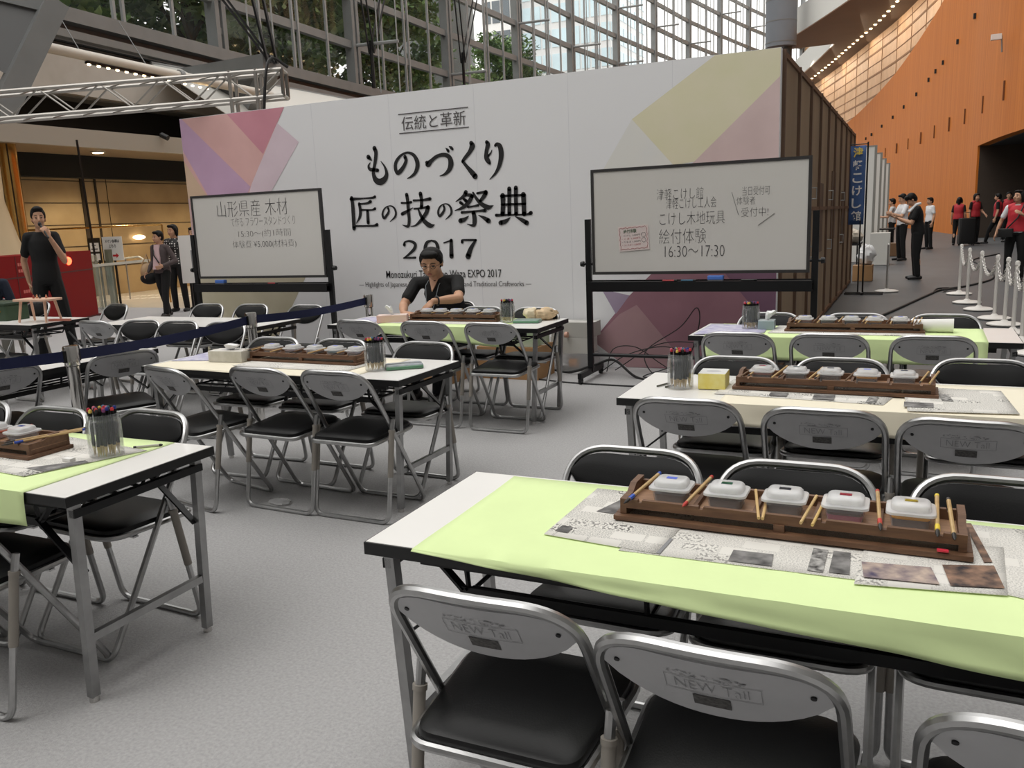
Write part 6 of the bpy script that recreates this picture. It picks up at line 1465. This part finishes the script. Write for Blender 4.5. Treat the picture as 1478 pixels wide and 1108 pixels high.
mb = MB(); mb.bar((-14.95, 11.95, 0), (-15.0, 11.9, 3.35), .03, .03); mb.bar((-14.8, 11.9, 0), (-14.8, 11.9, 1.0), .03, .03); mb.build('dark_post', blackmetal, t, smooth=False)
t = thing('framed_sign', 'small black-framed notice on a stand beside the red cabinet', 'sign', (-15.27, 12.2, 0))
MB().box(-.17,-.01,.93,.17,.01,1.44).build('frame', blackpl, t, smooth=False); mb = MB(); mb.box(-.12,-.014,1.16,.14,-.01,1.34); mb.box(-.12,-.014,.96,.14,-.01,1.12); mb.build('notice', paperw, t, smooth=False); MB().box(-.02,-.01,0,.02,.01,.95).build('stand', blackmetal, t, smooth=False)
mb = MB(); mb.box(-.06,-.016,1.28,.06,-.0145,1.30); mb.box(-.09,-.016,1.20,.10,-.0145,1.225); mb.build('notice_text', inkgrey, t, smooth=False)
t = thing('direction_sign', 'white paper sign with red arrow and black Japanese text', 'sign', (-15.10, 12.5, 0), R(6))
MB().box(-.26,-.006,.96,.26,.006,1.45).build('paper', paperw, t, smooth=False); MB().box(-.02,.006,0,.02,.03,1.2).build('stand', blackmetal, t, smooth=False)
sf = lambda u, v: Vector((u, -.008, v))
text('メイン会場は', -.19, .19, 1.325, 1.395, 'sign_text', inkblack, t, sf, .02); text('こちら', -.09, .09, 1.225, 1.295, 'sign_text', inkblack, t, sf, .02)
mb = MB(); mb.poly([sf(-.02,1.08), sf(.07,1.08), sf(.07,1.115), sf(.14,1.06), sf(.07,1.005), sf(.07,1.04), sf(-.02,1.04)]); mb.build('red_arrow', M('red_arrow_print', (196, 30, 40), .6), t, smooth=False)
t = thing('ramp_handrail', 'pale bent handrail running along the beige wall', 'handrail', (0,0,0)); MB().tube([(-16.6,14,.94),(-16.1,14,.975),(-15.6,14.1,.68),(-15.2,14.2,.55)], .022, 8).build('rail', M('pale_handrail', (206, 206, 196), .4), t)
mb = MB(); mb.cyl((-16.55,14,0), (-16.55,14,.94), .018); mb.cyl((-15.6,14.1,0), (-15.6,14.1,.68), .018); mb.build('post', steel, t)
t = thing('lamp_reflection_disc', 'bright oval lamp reflection on the beige wall left of the jacketed woman', 'lamp reflection', (-18.36, 16.05, 1.41)); MB().ell((0,0,0), (.05,.20,.06)).build('lens', M('lamp_reflection_glow', (255, 232, 196), .5, emit=2.2), t); MB().cyl((-.02,0,0), (-.085,0,0), .03).build('bracket', steel, t)  # glowing oval stands in for a ceiling lamp's reflection, on an added bracket
# lighting truss resting on a tower behind the backdrop
alum = M('aluminium_truss', (176, 172, 166), .35, .8)
t = thing('lighting_truss', 'silver box truss running from behind the backdrop towards the left edge', 'truss', (0,0,0))
A = Vector((-6.75, 8.25, 2.98)); B = Vector((-13.4, 4.6, 2.62)); d = (B-A).normalized(); sd = Vector((-d.y, d.x, 0)).normalized()*0.14; upv = Vector((0,0,.29)); n = 22
cs = [A+sd, A-sd, A+sd+upv, A-sd+upv]; ce = [B+sd, B-sd, B+sd+upv, B-sd+upv]
mb = MB()
for a, b in zip(cs, ce): mb.tube([a, b], .022, 8)
mb.build('chord', alum, t)
mb = MB()
for i in range(n):
    u0, u1 = i/n, (i+1)/n
    for p, q in ((0, 2), (1, 3)):
        a, b = (p, q) if i % 2 else (q, p)
        mb.tube([cs[a].lerp(ce[a], u0), cs[b].lerp(ce[b], u1)], .010, 6)
    mb.tube([cs[2].lerp(ce[2], u0), cs[3].lerp(ce[3], u1)], .009, 5); mb.tube([cs[0].lerp(ce[0], u0), cs[1].lerp(ce[1], u1)], .009, 5)
mb.build('diagonal', alum, t)
for u in (.0, .45, 1.0):
    mb = MB()
    for k in range(4): mb.tube([cs[k].lerp(ce[k], u), cs[(k+2) % 4].lerp(ce[(k+2) % 4], u)], .022, 6)
    mb.tube([cs[0].lerp(ce[0], u), cs[1].lerp(ce[1], u)], .02, 6); mb.tube([cs[2].lerp(ce[2], u), cs[3].lerp(ce[3], u)], .02, 6)
    mb.build('end_frame', alum, t)
for q in (A+d*.3, B-d*.2):
    for k in (-1, 1):
        for m_ in (0, .30): MB().tube([q+sd*k+d*m_+Vector((0,0,.32)), Vector(((q+sd*k+d*m_).x, (q+sd*k+d*m_).y, 0.0))], .022, 8).build('tower_leg', alum, t)
MB().tube(crom([A-d*.05+Vector((0,0,.33)), A+d*.1+Vector((.05,-.1,.42)), A+d*.2+Vector((.15,-.2,.2)), A+d*.3+Vector((.12,-.15,-.5))], 6), .018, 6).build('cable', cab, t)
for k, (x, y, lab) in enumerate(((-15.6, 7.6, 'small black spot lamp on the soffit edge above the lit column'), (-15.6, 14.6, 'small black spot lamp on the soffit edge beside the backdrop'))):
    t = thing('spot_lamp', lab, 'spot light', (x, y, 3.66)); MB().cyl((0,0,.02), (.16,.03,-.06), .06, n=12).build('lamp_body', blackpl, t); MB().box(-.03,-.03,0,.03,.03,.06).build('clamp', blackmetal, t, smooth=False)
lump('wrapped_bundle', 'clear wrapped bundle on the carpet under the sideways table', 'bundle', (-4.9, 3.9, 0), (.30, .22, .14), bagpl, 11)
lump('plastic_scrap', 'clear plastic scrap on the carpet under the middle left chairs', 'scrap', (-3.02, 3.35, 0), (.07, .05, .012), bagpl, 14)
o = MB().tube(crom([(0,0,.003),(.01,.012,.004),(.018,.008,.003),(.03,.02,.004)], 4), .0025, 5).build('white_thread', paperw, None); o.location = Vector((-1.47, 0.98, 0)); tag(o, 'tiny white scrap of thread on the carpet at the bottom left', 'scrap')
